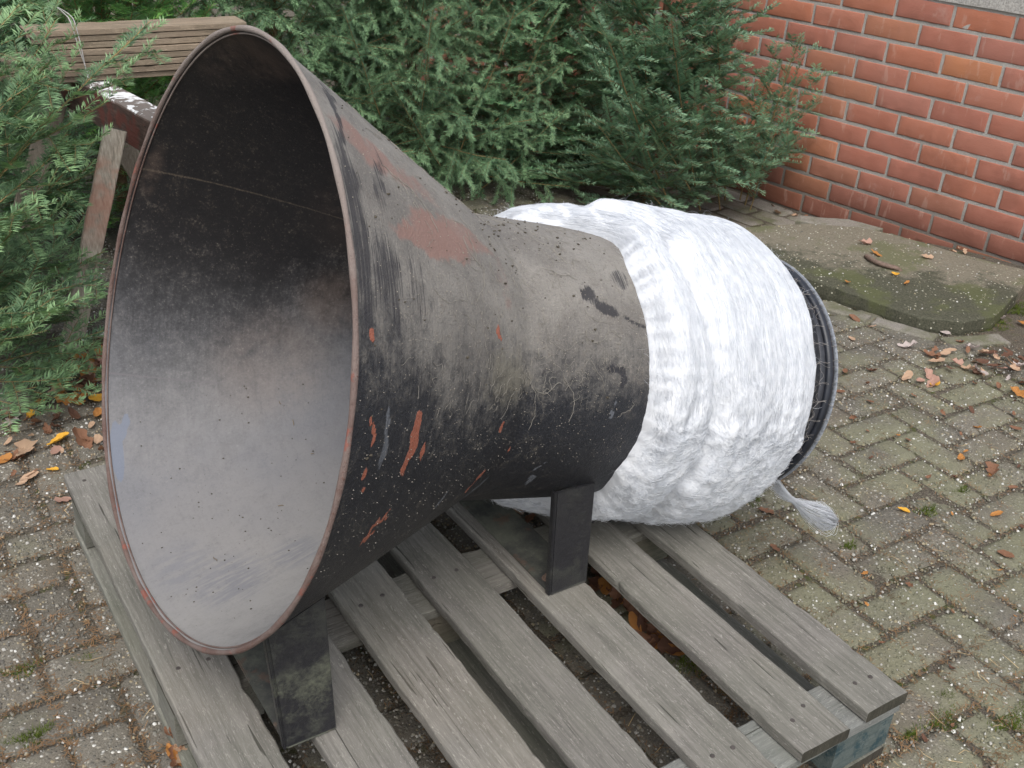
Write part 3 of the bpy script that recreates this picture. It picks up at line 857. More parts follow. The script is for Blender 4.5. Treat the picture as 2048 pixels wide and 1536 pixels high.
def outer_mat():
    m = M('funnel_outside', .5, .4)
    vo = m.coord('Object'); uv = m.n('ShaderNodeTexCoord').outputs['UV']
    su = m.n('ShaderNodeMapping'); su.inputs['Scale'].default_value = (9, 1.2, 1); m.l(uv, su.inputs['Vector'])
    st = m.n('ShaderNodeMapping'); st.inputs['Scale'].default_value = (1.0, 14, 1); m.l(uv, st.inputs['Vector'])
    fine = m.noise(vo, 300, 4, .75); mid = m.noise(vo, 45, 6, .72); big = m.noise(vo, 8, 5, .65)
    streak = m.noise(st.outputs[0], 22, 5, .75)           # brush strokes running round the tube
    blackc = m.mix(mid, (.006, .007, .011), (.018, .019, .024))
    # speckled grime on the black paint
    sp = m.step(m.math('ADD', m.math('MULTIPLY', fine, .5), m.math('MULTIPLY', mid, .5)), .50, .66)
    blackc = m.mix(m.math('MULTIPLY', sp, m.math('MULTIPLY_ADD', m.step(big, .35, .65), .65, .15)), blackc, (.12, .107, .085)); blackc = m.mix(m.math('MULTIPLY', m.step(fine, .66, .76), .6), blackc, (.24, .22, .19))
    dustc = m.mix(m.step(big, .35, .65), (.170, .155, .138), (.26, .24, .212))
    dustc = m.mix(m.math('MULTIPLY', m.step(mid, .5, .72), .4), dustc, (.115, .097, .08))
    dustc = m.mix(m.math('MULTIPLY', m.step(fine, .54, .68), .6), dustc, (.34, .31, .265)); dustc = m.mix(m.math('MULTIPLY', m.math('SUBTRACT', 1.0, m.step(fine, .30, .44)), .6), dustc, (.06, .052, .045))
    df = m.math('ADD', m.attr('dust'), m.math('MULTIPLY_ADD', mid, 1.1, -.55))
    df = m.math('ADD', df, m.math('MULTIPLY_ADD', streak, .5, -.25))
    dm = m.step(df, .18, .95)
    base = m.mix(m.math('MULTIPLY', dm, .95), blackc, dustc)
    om = m.step(m.math('ADD', m.attr('olive'), m.math('MULTIPLY_ADD', mid, .9, -.45)), .3, .8)
    base = m.mix(m.math('MULTIPLY', om, .45), base, (.20, .18, .125))
    # fine scratches round the tube
    sc = m.step(m.noise(st.outputs[0], 60, 4, .8), .66, .74)
    base = m.mix(m.math('MULTIPLY', sc, .35), base, (.16, .15, .14))
    pm = m.step(m.math('ADD', m.attr('pink'), m.math('MULTIPLY_ADD', mid, 1.3, -.65)), .15, .90)
    base = m.mix(m.math('MULTIPLY', pm, .78), base, m.mix(mid, (.235, .115, .09), (.29, .175, .142)))
    bm_ = m.step(m.math('ADD', m.attr('black'), m.math('MULTIPLY_ADD', streak, 2.0, -1.0)), .30, .75)
    base = m.mix(m.math('MULTIPLY', bm_, .85), base, (.018, .017, .022))
    gm = m.step(m.math('ADD', m.attr('grey'), m.math('MULTIPLY_ADD', streak, .8, -.4)), .35, .6)
    base = m.mix(m.math('MULTIPLY', gm, .65), base, (.17, .18, .20))
    og = m.step(m.math('ADD', m.attr('orange'), m.math('ADD', m.math('MULTIPLY_ADD', mid, 1.6, -.8), m.math('MULTIPLY_ADD', fine, .9, -.45))), .42, .55)
    base = m.mix(m.math('MULTIPLY', og, .95), base, m.mix(fine, (.27, .075, .04), (.38, .13, .08)))
    m.color(base)
    m.roughness(m.math('ADD', m.math('MULTIPLY', dm, .38), m.math('MULTIPLY_ADD', mid, .3, .22)))
    h = m.math('ADD', m.math('ADD', m.math('MULTIPLY', fine, .9), mid), m.math('ADD', m.math('MULTIPLY', og, -.5), m.math('MULTIPLY', streak, .3)))
    m.bump(h, .0028, 1.0)
    return m.m
MAT_OUT = outer_mat()

def inner_mat():
    m = M('funnel_inside', .5, .45)
    vo = m.coord('Object'); fine = m.noise(vo, 230, 5, .8); mid = m.noise(vo, 42, 6, .75); big = m.noise(vo, 5, 4, .6)
    uv = m.n('ShaderNodeTexCoord').outputs['UV']
    st = m.n('ShaderNodeMapping'); st.inputs['Scale'].default_value = (14, 1.0, 1); m.l(uv, st.inputs['Vector'])
    streak = m.noise(st.outputs[0], 16, 5, .7)
    ste = m.n('ShaderNodeMapping'); ste.inputs['Scale'].default_value = (1.2, 9, 1); m.l(uv, ste.inputs['Vector'])
    st2 = m.noise(ste.outputs[0], 20, 5, .72)
    black = m.mix(mid, (.006, .006, .007), (.017, .015, .016))
    sp = m.step(m.math('ADD', m.math('MULTIPLY', fine, .6), m.math('MULTIPLY', mid, .4)), .52, .66)
    black = m.mix(m.math('MULTIPLY', sp, .5), black, (.10, .080, .058))
    dustc = m.mix(m.step(big, .35, .65), (.128, .128, .137), (.155, .150, .151))
    dustc = m.mix(m.math('MULTIPLY', m.attr('low'), .55), dustc, (.33, .312, .285))
    df = m.math('ADD', m.attr('dust'), m.math('ADD', m.math('MULTIPLY_ADD', mid, .8, -.4), m.math('ADD', m.math('MULTIPLY_ADD', fine, .7, -.35), m.math('MULTIPLY_ADD', st2, .35, -.175))))
    dm = m.step(df, .05, 1.1)
    base = m.mix(dm, black, dustc)
    br = m.math('MULTIPLY', m.attr('brown'), m.step(m.math('ADD', m.math('MULTIPLY', mid, .5), m.math('MULTIPLY', big, .5)), .36, .6))
    base = m.mix(m.math('MULTIPLY', br, .28), base, (.18, .125, .095))
    wt = m.math('MULTIPLY', m.attr('wipe'), m.step(streak, .38, .58))
    base = m.mix(m.math('MULTIPLY', wt, .5), base, (.115, .120, .145))
    bl = m.step(m.math('ADD', m.attr('blue'), m.math('MULTIPLY_ADD', mid, .4, -.2)), .45, .62)
    base = m.mix(m.math('MULTIPLY', bl, .75), base, (.105, .125, .17))
    su_ = m.n('ShaderNodeSeparateXYZ'); m.l(uv, su_.inputs[0]); dg_ = m.math('MULTIPLY', su_.outputs[0], 360.0)
    def ln_(d0, k, wd_): return m.math('SUBTRACT', 1.0, m.step(m.math('ABSOLUTE', m.math('SUBTRACT', m.math('ADD', dg_, m.math('MULTIPLY_ADD', mid, .8, -.4)), m.math('MULTIPLY_ADD', su_.outputs[1], k, d0))), wd_ * .4, wd_))
    ck = m.math('MULTIPLY', ln_(329.6, -20.6, .30), m.math('LESS_THAN', su_.outputs[1], .165))
    base = m.mix(m.math('MULTIPLY', ck, .7), base, (.10, .09, .095))
    ln = m.math('MULTIPLY', ln_(20.5, 36.0, .35), m.step(fine, .3, .6))
    base = m.mix(m.math('MULTIPLY', ln, .6), base, (.12, .095, .07))
    base = m.mix(m.math('MULTIPLY', m.step(fine, .6, .72), .35), base, (.30, .28, .25)); base = m.mix(m.math('MULTIPLY', m.math('SUBTRACT', 1.0, m.step(fine, .28, .42)), .35), base, (.07, .065, .065))
    m.color(base)
    m.roughness(m.math('MULTIPLY_ADD', dm, .18, .42))
    m.bump(m.math('ADD', m.math('MULTIPLY', fine, .6), m.math('MULTIPLY', mid, .7)), .0009, .7)
    return m.m
MAT_IN = inner_mat()

def surf_grid(t0, t1, nt_, nth, inner, name, mat, parent):
    ts = np.linspace(t0, t1, nt_); th = np.linspace(0, 2 * PI, nth + 1)
    T, TH = np.meshgrid(ts, th, indexing='ij')
    Rr = hr(T, TH) - (.003 if inner else 0)
    V = hp_(T, TH, Rr).reshape(-1, 3)
    i, j = np.meshgrid(np.arange(nt_ - 1), np.arange(nth), indexing='ij'); q = (i * (nth + 1) + j).ravel(); k = nth + 1
    F = np.stack([q, q + 1, q + k + 1, q + k], -1)
    if not inner: F = F[:, ::-1]
    deg = np.degrees(TH).ravel(); t = T.ravel()
    deg = ((deg + 180) % 360) - 180
    at = {}
    if not inner:
        for nme, v in zip(('dust', 'pink', 'orange', 'black', 'grey', 'olive'), horn_attrs(t, deg)): at[nme] = v
    else:
        # below the centre line the sheet faces up and holds dust
        lim = -12 + 16 * sstep(.2, .3, t) + 8 * (1 - sstep(0, .05, t))
        far = np.where(np.abs(deg) <= 90, deg, np.where(deg > 0, 180 - deg, -180 - deg))
        at['dust'] = 1 - sstep(lim - 62, lim + 34, far)
        at['low'] = np.where(deg < 0, 1 - sstep(-112, -50, deg), 0)
        def b2(tc, dc, rt, rd, soft=.5):
            return 1 - sstep(1 - soft, 1 + soft, np.sqrt(((t - tc) / rt) ** 2 + ((deg - dc) / rd) ** 2))
        at['brown'] = np.maximum.reduce([b2(.25, -28, .09, 16) * .8, b2(.33, -4, .05, 12), b2(.03, 70, .03, 14), b2(.06, 74, .03, 10), b2(.02, 21, .012, 6), b2(.3, 40, .06, 20) * .4])
        at['wipe'] = np.maximum.reduce([b2(.10, -98, .05, 10), b2(.19, -100, .04, 7) * .9, b2(.06, -85, .04, 8) * .7])
        at['blue'] = np.maximum.reduce([b2(.014, -49, .009, 7.5, .25), b2(.03, -42, .006, 2, .3) * .8, b2(.022, -44.5, .008, 2.0, .3)])
        at['crack'] = np.exp(-((deg - (-30.4 - 3.3 * t / .16)) / .30) ** 2) * (t < .17)
        at['line'] = np.exp(-((deg - (20.5 + 36 * t)) / .35) ** 2) * .9
    mid_ = mk_np(name, V, F, mat, parent, True, attrs=at)
    uvl = mid_.data.uv_layers.new(name='UVMap')
    lv = np.empty(len(mid_.data.loops), dtype=np.int32); mid_.data.loops.foreach_get('vertex_index', lv)
    U_ = np.stack([(TH / (2 * PI)).ravel()[lv], t[lv]], -1)
    uvl.data.foreach_set('uv', U_.astype(np.float32).ravel())
    return mid_
surf_grid(0, TJ, 170, 470, False, 'flared_cone', MAT_OUT, FUN)
surf_grid(0, TJ, 110, 400, True, 'cone_lining', MAT_IN, FUN)
surf_grid(TJ, TE, 150, 360, False, 'barrel', MAT_OUT, FUN)
surf_grid(TJ, TE, 60, 240, True, 'barrel_lining', MAT_IN, FUN)
# rolled rim
def rim_mat():
    m = M('rusty_pink_rim', .7, .3)
    vo = m.coord('Object'); f = m.noise(vo, 190, 5, .8); b = m.noise(vo, 14, 5, .7)
    base = m.mix(m.step(b, .35, .65), (.130, .080, .066), (.185, .140, .122))
    base = m.mix(m.math('MULTIPLY', m.step(f, .54, .68), .7), base, (.12, .05, .035))
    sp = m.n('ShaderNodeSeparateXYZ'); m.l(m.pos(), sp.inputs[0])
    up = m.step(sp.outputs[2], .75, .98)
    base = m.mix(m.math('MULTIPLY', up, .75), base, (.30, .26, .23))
    base = m.mix(m.math('MULTIPLY', m.math('SUBTRACT', 1.0, m.step(f, .3, .4)), .6), base, (.04, .03, .03))
    base = m.mix(m.math('MULTIPLY', m.step(m.noise(vo, 33, 4), .60, .68), .8), base, (.26, .085, .06))
    m.color(base); m.bump(m.math('ADD', f, b), .003, 1)
    return m.m
MAT_RIM = rim_mat()
th = np.linspace(0, 2 * PI, 360, endpoint=False)
V, F = tube_np(hp_(np.zeros(360), th, mouth_r(th) - .0005), .0037 + .0005 * np.sin(th * 23), 10, True)
mk_np('rolled_rim', V, F, MAT_RIM, FUN, True)
# inside bead next to the rim
V, F = tube_np(hp_(np.full(360, .004), th, mouth_r(th) - .0062), .0013, 6, True)
mk_np('inner_bead', V, F, MAT_RIM, FUN, True)
# rear end: flange plate, black rubber ring, grey edge
MAT_BLACK = simple('black_rubber', (.010, .012, .018), .42, .5, 70, .4, .0004)
MAT_EDGE = simple('worn_grey_edge', (.20, .215, .24), .6, .4, 160, .5, .0006)
def ring_profile(name, prof, mat, n=260):
    prof = np.array(prof); th = np.linspace(0, 2 * PI, n, endpoint=False)
    V = hp_(prof[None, :, 0], th[:, None], prof[None, :, 1] + 0 * th[:, None]).reshape(-1, 3); m_ = len(prof)
    i, j = np.meshgrid(np.arange(n), np.arange(m_), indexing='ij'); i2 = (i + 1) % n; j2 = (j + 1) % m_
    F = np.stack([i * m_ + j, i * m_ + j2, i2 * m_ + j2, i2 * m_ + j], -1).reshape(-1, 4)
    o = mk_np(name, V, F, mat, FUN, True)
    bm = bmesh.new(); bm.from_mesh(o.data); bmesh.ops.recalc_face_normals(bm, faces=bm.faces); bm.to_mesh(o.data); bm.free()
    return o
ring_profile('end_flange', [(1.070, .2295), (1.072, .2315), (1.078, .2325), (1.086, .2325), (1.108, .2330), (1.110, .2290)], simple('dark_steel_flange', (.035, .036, .042), .45, .5, 60, .4, .0006))
a_ = np.linspace(0, 2 * PI, 12, endpoint=False)
ring_profile('rubber_ring', [(1.093 + .0095 * math.cos(q), .2340 + .0078 * math.sin(q)) for q in a_], MAT_BLACK)
ring_profile('edge_ring', [(1.1115 + .0022 * math.cos(q), .2360 + .0046 * math.sin(q)) for q in a_], MAT_EDGE)
ring_profile('band', [(1.050 + .005 * math.cos(q), .2315 + .003 * math.sin(q)) for q in a_], simple('grey_steel_band', (.10, .10, .105), .5, .5, 90, .4))

# foot brackets: folded plates with an upright at each end, bolted to the deck
def bracket_mat():
    m = M('bracket_paint', .5, .4)
    vo = m.coord('Object'); f = m.noise(vo, 160, 5, .8); b = m.noise(vo, 14, 5, .7)
    base = m.mix(f, (.008, .008, .011), (.035, .034, .036))
    sp = m.n('ShaderNodeSeparateXYZ'); m.l(m.pos(), sp.inputs[0])
    band = m.math('MULTIPLY', m.step(sp.outputs[2], .14, .20), m.math('SUBTRACT', 1.0, m.step(sp.outputs[2], .23, .29)))
    gf = m.math('MULTIPLY', m.step(m.math('ADD', b, m.math('MULTIPLY', f, .35)), .60, .9), m.math('MULTIPLY_ADD', m.math('LESS_THAN', sp.outputs[0], .2), .6, .4))
    base = m.mix(m.math('MULTIPLY', gf, m.math('MULTIPLY_ADD', band, .6, .35)), base, (.13, .135, .095))
    nor = m.n('ShaderNodeNewGeometry'); sn = m.n('ShaderNodeSeparateXYZ'); m.l(nor.outputs['Normal'], sn.inputs[0])
    m.color(base); m.roughness(m.math('MULTIPLY_ADD', gf, .3, .35)); m.bump(m.math('ADD', f, b), .002, .9)
    return m.m
MAT_BRK = bracket_mat()
def plate_mat():
    m = M('dirty_base_plate', .75, .3)
    vo = m.coord('Object'); f = m.noise(vo, 130, 5, .75); b = m.noise(vo, 12, 5, .7)
    base = m.mix(m.step(b, .35, .65), (.048, .048, .045), (.115, .118, .092))
    base = m.mix(m.math('MULTIPLY', m.step(f, .55, .7), .4), base, (.19, .18, .14))
    r = m.step(m.noise(vo, 26, 4), .55, .66)
    base = m.mix(m.math('MULTIPLY', r, .5), base, (.14, .075, .05))
    m.color(base); m.bump(f, .0015, .8)
    return m.m
MAT_PLT = plate_mat()
def plate(name, corners, thick, mat, parent):
    """corners: 4 points of the visible face; extruded backwards by thick along its normal"""
    c = [Vector(p) for p in corners]; nn = (c[1] - c[0]).cross(c[3] - c[0]).normalized() * thick
    n = 10
    bm = bmesh.new(); vs = [bm.verts.new(p) for p in c] + [bm.verts.new(p - nn) for p in c]
    for f in ((0, 1, 2, 3), (7, 6, 5, 4), (0, 4, 5, 1), (1, 5, 6, 2), (2, 6, 7, 3), (3, 7, 4, 0)): bm.faces.new([vs[i] for i in f])
    bmesh.ops.recalc_face_normals(bm, faces=bm.faces)
    bmesh.ops.bevel(bm, geom=list(bm.edges), offset=min(.0015, thick * .35), segments=2, affect='EDGES')
    me = bpy.data.meshes.new(name); bm.to_mesh(me); bm.free(); me.materials.append(mat)
    o = bpy.data.objects.new(name, me); put(o, parent); return o
def surfz(x, y):
    """height of the underside of the funnel at x,y"""
    best = None
    for z in np.arange(.12, .7, .002):
        P = np.array([x, y, z]) - C0; t = P @ AX; u = P @ UU; v = P @ VV
        if t < 0: continue
        if math.hypot(u, v) <= float(hr(np.array(t), np.array(math.atan2(v, u)))): return z
    return .3
def bracket(x0, x1, yn, yf, dx):
    # dx: lean of the upright's top edge
    zb = ZT + .001
    base = plate('foot_bracket', [(x0, yn, zb + .006), (x1, yn, zb + .006), (x1, yf, zb + .006), (x0, yf, zb + .006)], .006, MAT_PLT, FUN)
    for y, s in ((yn, 1), (yf, -1)):
        zl = min(surfz(x0 + dx, y), surfz(x0 + dx, y + .016 * s)) - .001; zr = surfz(x1 + dx * .6, y + .004 * s) - .001
        up = plate('upright', [(x0, y, zb), (x1, y, zb), (x1 + dx * .6, y + .004 * s, zr), (x0 + dx, y + .004 * s, zl)], -.006 * s if s < 0 else .006, MAT_BRK, base)
        # folded side flange of the channel
        fl = plate('side_flange', [(x0, y, zb), (x0, y + s * .012, zb), (x0 + dx, y + s * .016, zl), (x0 + dx, y + .004 * s, zl)], .004 * s, MAT_BRK, base)
    for (bx, by) in ((x0 + .016, yn + .035), (x0 + .016, yf - .035), (x1 - .016, yf - .035), (x1 - .016, yn + .035)):
        bm = bmesh.new()
        bmesh.ops.create_cone(bm, cap_ends=True, segments=6, radius1=.0065, radius2=.006, depth=.006)
        bmesh.ops.translate(bm, verts=bm.verts, vec=(bx, by, zb + .0105))
        g = bmesh.ops.create_cone(bm, cap_ends=True, segments=16, radius1=.0095, radius2=.009, depth=.0016)['verts']
        bmesh.ops.translate(bm, verts=g, vec=(bx, by, zb + .0070))
        me = bpy.data.meshes.new('bolt'); bm.to_mesh(me); bm.free(); me.materials.append(MAT_RUST)
        put(bpy.data.objects.new('bolt', me), base)
    return base
bracket(.497, .573, .456, .800, -.004)
bracket(-.014, .061, .364, .900, -.016)

# ------------------------------------------------------------------ the white netting gathered round the barrel
def white_mat(name, tr=.25):
    m = M(name, .75, .25)
    v = m.coord('Object'); n = m.noise(v, 60, 4, .6)
    c = m.ramp(n, [(.3, (.68, .70, .73)), (.7, (.80, .81, .825))])
    m.color(c)
    t = m.n('ShaderNodeBsdfTranslucent'); m.l(c, t.inputs['Color'])
    mx = m.n('ShaderNodeMixShader'); mx.inputs[0].default_value = tr
    m.l(m.b.outputs[0], mx.inputs[1]); m.l(t.outputs[0], mx.inputs[2])
    m.l(mx.outputs[0], m.t.nodes['Material Output'].inputs['Surface'])
    return m
mw = white_mat('white_net_body', .12)
_n = mw.noise(mw.coord('Object'), 90, 4, .6, .8); mw.bump(_n, .0012, .6); MAT_WHITE = mw.m
MAT_FIBRE = white_mat('white_fibre', .35).m
tfx = np.array([-180, -174, -164, -155, -135, -115, -95, -60, -20, 20, 60, 77, 87, 97, 113, 128, 141, 163, 177, 180.])
tfy = np.array([.638, .645, .642, .640, .672, .655, .56, .48, .47, .49, .505, .525, .610, .651, .628, .624, .625, .630, .638, .638])
crx = np.array([-180, -155, -120, -60, 0, 60, 80, 100, 125, 145, 165, 180.])
_tg = np.arange(-180, 181, 2.0); _tv = np.interp(_tg, tfx, tfy)
for _q in range(5): _tv[1:-1] = (_tv[:-2] + 2 * _tv[1:-1] + _tv[2:]) / 4
def tF(deg): return np.interp(deg, _tg, _tv)
def tC(deg): return tF(deg) + np.interp(deg, [-180, -140, -60, 60, 80, 110, 130, 150, 180], [.125, .12, .2, .2, .10, .085, .095, .115, .125])
def tR(deg): return 1.026 + .010 * np.cos(np.radians(deg) * 2 + 1.0) - .012 * np.exp(-((deg - 150) / 30) ** 2)
def fbm(P, oct=4):
    return mnoise.fractal(Vector(P), .9, 2.0, oct)
WRAP = empty('white_netting', (.85, .64, .35))
tag(WRAP, 'thick fluffy roll of white tree netting pulled over the back of the black funnel', 'netting')
NS, NT = 100, 460
def wrap_surface():
    th = np.linspace(-PI, PI, NT, endpoint=False); s = np.linspace(0, 1, NS)
    V = np.zeros((NT, NS, 3)); Rr = np.zeros((NT, NS)); Tt = np.zeros((NT, NS))
    for i, a in enumerate(th):
        dg = math.degrees(a)
        f0 = float(tF(dg)) + .004 * n1(dg * .09, 3) + .0025 * n1(dg * .25, 8); c0 = float(tC(dg)) + .006 * n1(dg * .05, 7); r0 = float(tR(dg)) + .005 * n1(dg * .12, 5)
        ruffle = float(sstep(150, 185, dg if dg > 0 else dg + 360) * (1 - sstep(265, 300, dg if dg > 0 else dg + 360)))
        for j, q in enumerate(s):
            t = f0 + (r0 - f0) * q
            # front roll and the larger rear roll, with a crease between
            def lobe(a_, b_, ra, rb):
                if t <= a_ or t >= b_: return 0.0
                u_ = min(1, (t - a_) / ra); v_ = min(1, (b_ - t) / rb)
                return math.sin(u_ * PI / 2) ** .72 * math.sin(v_ * PI / 2) ** .72
            e0 = min(1, (t - f0) / .02); e1 = min(1, (r0 - t) / .02)
            l1 = lobe(f0 - .0005, c0 + .012, .045 + .085 * (float(1 - sstep(76, 100, dg)) if dg > -20 else 0.0), .05); l2 = lobe(c0 - .012, r0 + .0005, .055, .075)
            h = max(.041 * l1, .057 * l2, .012 * min(e0, e1))
            e0 = e1 = 1.0
            fade = min(1, h / .02)
            if dg > -130 and dg < 60: h *= .9
            ca, sa = math.cos(a), math.sin(a)
            # long folds running round the tube on top, small ruffles below
            h += fade * .0060 * n1(t * 24 + n1(a * .9, t * 3) * 1.4, a * .7, 1) * (1 - .4 * ruffle) + fade * .0026 * n1(t * 75, a * 1.5, 4)
            h += fade * ruffle * (.0055 * n1(t * 45 + a * 5, a * 9 - t * 12, 9) + .0042 * abs(n1(t * 95, a * 24, 12)) + .003 * abs(n1(t * 170, a * 46, 2))) + .0005 * n1(t * 200, a * 12, 3)
            Rr[i, j] = RC + .0015 + h * e0 * e1 - (.004 if j == 0 or j == NS - 1 else 0)
            Tt[i, j] = t
    V = hp_(Tt, th[:, None] + 0 * Tt, Rr)
    return th, Tt, Rr, V
th_w, T_w, R_w, V_w = wrap_surface()
i, j = np.meshgrid(np.arange(NT), np.arange(NS - 1), indexing='ij'); i2 = (i + 1) % NT
F = np.stack([i * NS + j, i * NS + j + 1, i2 * NS + j + 1, i2 * NS + j], -1).reshape(-1, 4)[:, ::-1]
mk_np('netting_roll', V_w.reshape(-1, 3), F, MAT_WHITE, WRAP, True)

def ribbons(P0, D, Nrm, L, W, curl, lift, K=5, seed=0):
    """strands: P0 (n,3) roots, D tangent, Nrm surface normal; K nodes; width W; returns V,F quads"""
    n = len(P0); s = np.linspace(0, 1, K)[None, :, None]
    Sd = np.cross(D, Nrm)
    L = L[:, None, None]; curl = curl[:, None, None]; lift = lift[:, None, None]
    P = P0[:, None] + D[:, None] * L * s + Sd[:, None] * curl * L * s ** 2 + Nrm[:, None] * (lift * np.sin(s * PI * .9))
    T = np.gradient(P, axis=1); T /= np.linalg.norm(T, axis=2, keepdims=True)
    ang = RNG.uniform(0, PI, n)[:, None, None]
    Wd = np.cross(T, Nrm[:, None]) * np.cos(ang * .5) + Nrm[:, None] * np.sin(ang * .5)
    wv = W[:, None, None] * (1 - .6 * s)
    A = P - Wd * wv; B = P + Wd * wv
    V = np.stack([A, B], 2).reshape(-1, 3)
    i, k = np.meshgrid(np.arange(n), np.arange(K - 1), indexing='ij'); b = i * 2 * K + 2 * k
    F = np.stack([b, b + 1, b + 3, b + 2], -1).reshape(-1, 4)
    return V, F
def wsamp(fi, fj):
    """bilinear point on the netting surface at fractional grid indices"""
    fj = np.clip(fj, 0, NS - 1.001); i0 = np.floor(fi).astype(int); j0 = np.floor(fj).astype(int)
    a = (fi - i0)[..., None]; b = (fj - j0)[..., None]; i1 = (i0 + 1) % NT; i0 = i0 % NT
    return (V_w[i0, j0] * (1 - a) + V_w[i1, j0] * a) * (1 - b) + (V_w[i0, j0 + 1] * (1 - a) + V_w[i1, j0 + 1] * a) * b
def wrap_fibres(n):
    """strands laid on the surface, long and parallel above, short curled loops low down"""
    K = 4
    fi = RNG.uniform(0, NT, n); fj = np.where(RNG.random(n) < .08, RNG.uniform(0, .04, n), RNG.uniform(0, 1, n)) * (NS - 2)
    dg = np.degrees(-PI + 2 * PI * fi / NT); d3 = np.where(dg > 0, dg, dg + 360)
    ruf = sstep(158, 192, d3) * (1 - sstep(270, 300, d3))
    P0 = wsamp(fi, fj)
    ph = np.array([mnoise.noise(Vector(tuple(p * 9))) for p in P0]); ph2 = np.array([mnoise.noise(Vector(tuple(p * 42 + 7))) for p in P0])
    L = RNG.uniform(.03, .10, n) * (1 - .66 * ruf)
    ang = .25 * ph + RNG.normal(0, .06, n) + ruf * (.9 + 1.5 * ph2 + RNG.normal(0, .35, n))
    di = NT / (2 * PI * .28); dj = NS / .39                                    # grid cells per metre
    s_ = np.linspace(0, 1, K)[None]
    bend = RNG.normal(0, .12, n)[:, None] + ruf[:, None] * RNG.choice([-1, 1], n)[:, None] * 1.5
    A = ang[:, None] + bend * s_
    sg = RNG.choice([-1, 1], n)[:, None] * (ruf < .5)[:, None] + (ruf >= .5)[:, None]
    step_ = L[:, None] / (K - 1)
    I = fi[:, None] + np.cumsum(np.cos(A) * sg * step_, 1) * di; J = fj[:, None] + np.cumsum(np.sin(A) * sg * step_, 1) * dj
    P = wsamp(I % NT, J)
    ctr = C0 + ((P - C0) @ AX)[..., None] * AX; N = norm_(P - ctr)
    lift = (.0003 + np.abs(RNG.normal(0, .0004, n)) + ruf * np.abs(RNG.normal(.0008, .0022, n)))[:, None]
    P = P + N * (lift * (.3 + s_ ** 1.5))[..., None]
    T = norm_(np.gradient(P, axis=1)); a2 = RNG.uniform(0, PI, n)[:, None, None]
    Wd = np.cross(T, N) * np.cos(a2 * .5) + N * np.sin(a2 * .5)
    wv = (.00026 * RNG.uniform(.6, 1.4, n) * (1 + .5 * ruf))[:, None, None] * (1 - .6 * s_[..., None])
    V = np.stack([P - Wd * wv, P + Wd * wv], 2).reshape(-1, 3)
    i, k = np.meshgrid(np.arange(n), np.arange(K - 1), indexing='ij'); b = i * 2 * K + 2 * k
    return V, np.stack([b, b + 1, b + 3, b + 2], -1).reshape(-1, 4)
def norm_(v): return v / (np.linalg.norm(v, axis=-1, keepdims=True) + 1e-12)
V, F = wrap_fibres(54000)
o = mk_np('loose_fibres', V, F, MAT_FIBRE, WRAP, True); tag(o, kind='stuff')
# fuzzy fringe along the front edge and the silhouette
def fringe(n):
    i0 = RNG.integers(0, NT, n); j0 = np.where(RNG.random(n) < .55, RNG.integers(0, 6, n), RNG.integers(6, NS - 6, n))
    P = V_w[i0, j0]; out = P - (C0 + ((P - C0) @ AX)[:, None] * AX); out /= np.linalg.norm(out, axis=1)[:, None]
    D = np.cross(out, AX) * RNG.choice([-1, 1], n)[:, None] * .8 - AX * (j0 < 6)[:, None] * RNG.uniform(.1, 1.3, n)[:, None] + RNG.normal(0, .5, (n, 3)) + out * .25
    D /= np.linalg.norm(D, axis=1)[:, None]
    N = out - D * (out * D).sum(1)[:, None]; N /= np.linalg.norm(N, axis=1)[:, None]
    return ribbons(P, D, N, RNG.uniform(.005, .015, n), np.full(n, .00019), RNG.normal(0, 1.1, n), np.abs(RNG.normal(.002, .003, n)), 7)
V, F = fringe(2400)
o = mk_np('fringe', V, F, MAT_FIBRE, WRAP, True); tag(o, kind='stuff')
# net meshes stretched over the rear end
MAT_NET = simple('dusty_net_thread', (.36, .33, .30), .8, .2, 90, .3)
parts = []
nl = 84
for k in range(nl):
    a0 = 2 * PI * k / nl + random.uniform(-.008, .008); dn = math.degrees(a0)
    ts = np.linspace(1.0, 1.112, 16); sgn = 1 if k % 2 else -1
    ph = random.uniform(0, 6)
    an = a0 + sgn * .06 * (ts - 1.0) / .11 + .010 * np.sin(ts * 170 + ph) + .01 * n1(k * .7)
    rr = np.interp(ts, [1.0, 1.035, 1.050, 1.075, 1.094, 1.113], [.236, .2335, .2355, .2345, .2418, .2405]) + .0006
    parts.append(tube_np(hp_(ts, an, rr), .00022 if k % 3 else .00038, 3))
for tc in (1.028, 1.055, 1.078):
    for q in range(26):
        a0 = random.uniform(0, 2 * PI); ln = random.uniform(.08, .3)
        an = np.linspace(a0, a0 + ln, 26); ts = tc + .006 * np.sin(an * 60) + random.uniform(-.01, .01)
        rr = np.interp(ts, [1.0, 1.035, 1.050, 1.075, 1.094, 1.113], [.236, .2335, .2355, .2345, .2418, .2405]) + .0008
        parts.append(tube_np(hp_(ts, an, rr), .0003, 3))
V, F = joinVF(parts)
o = mk_np('stretched_net', V, F, MAT_NET, WRAP, True); tag(o, kind='stuff')
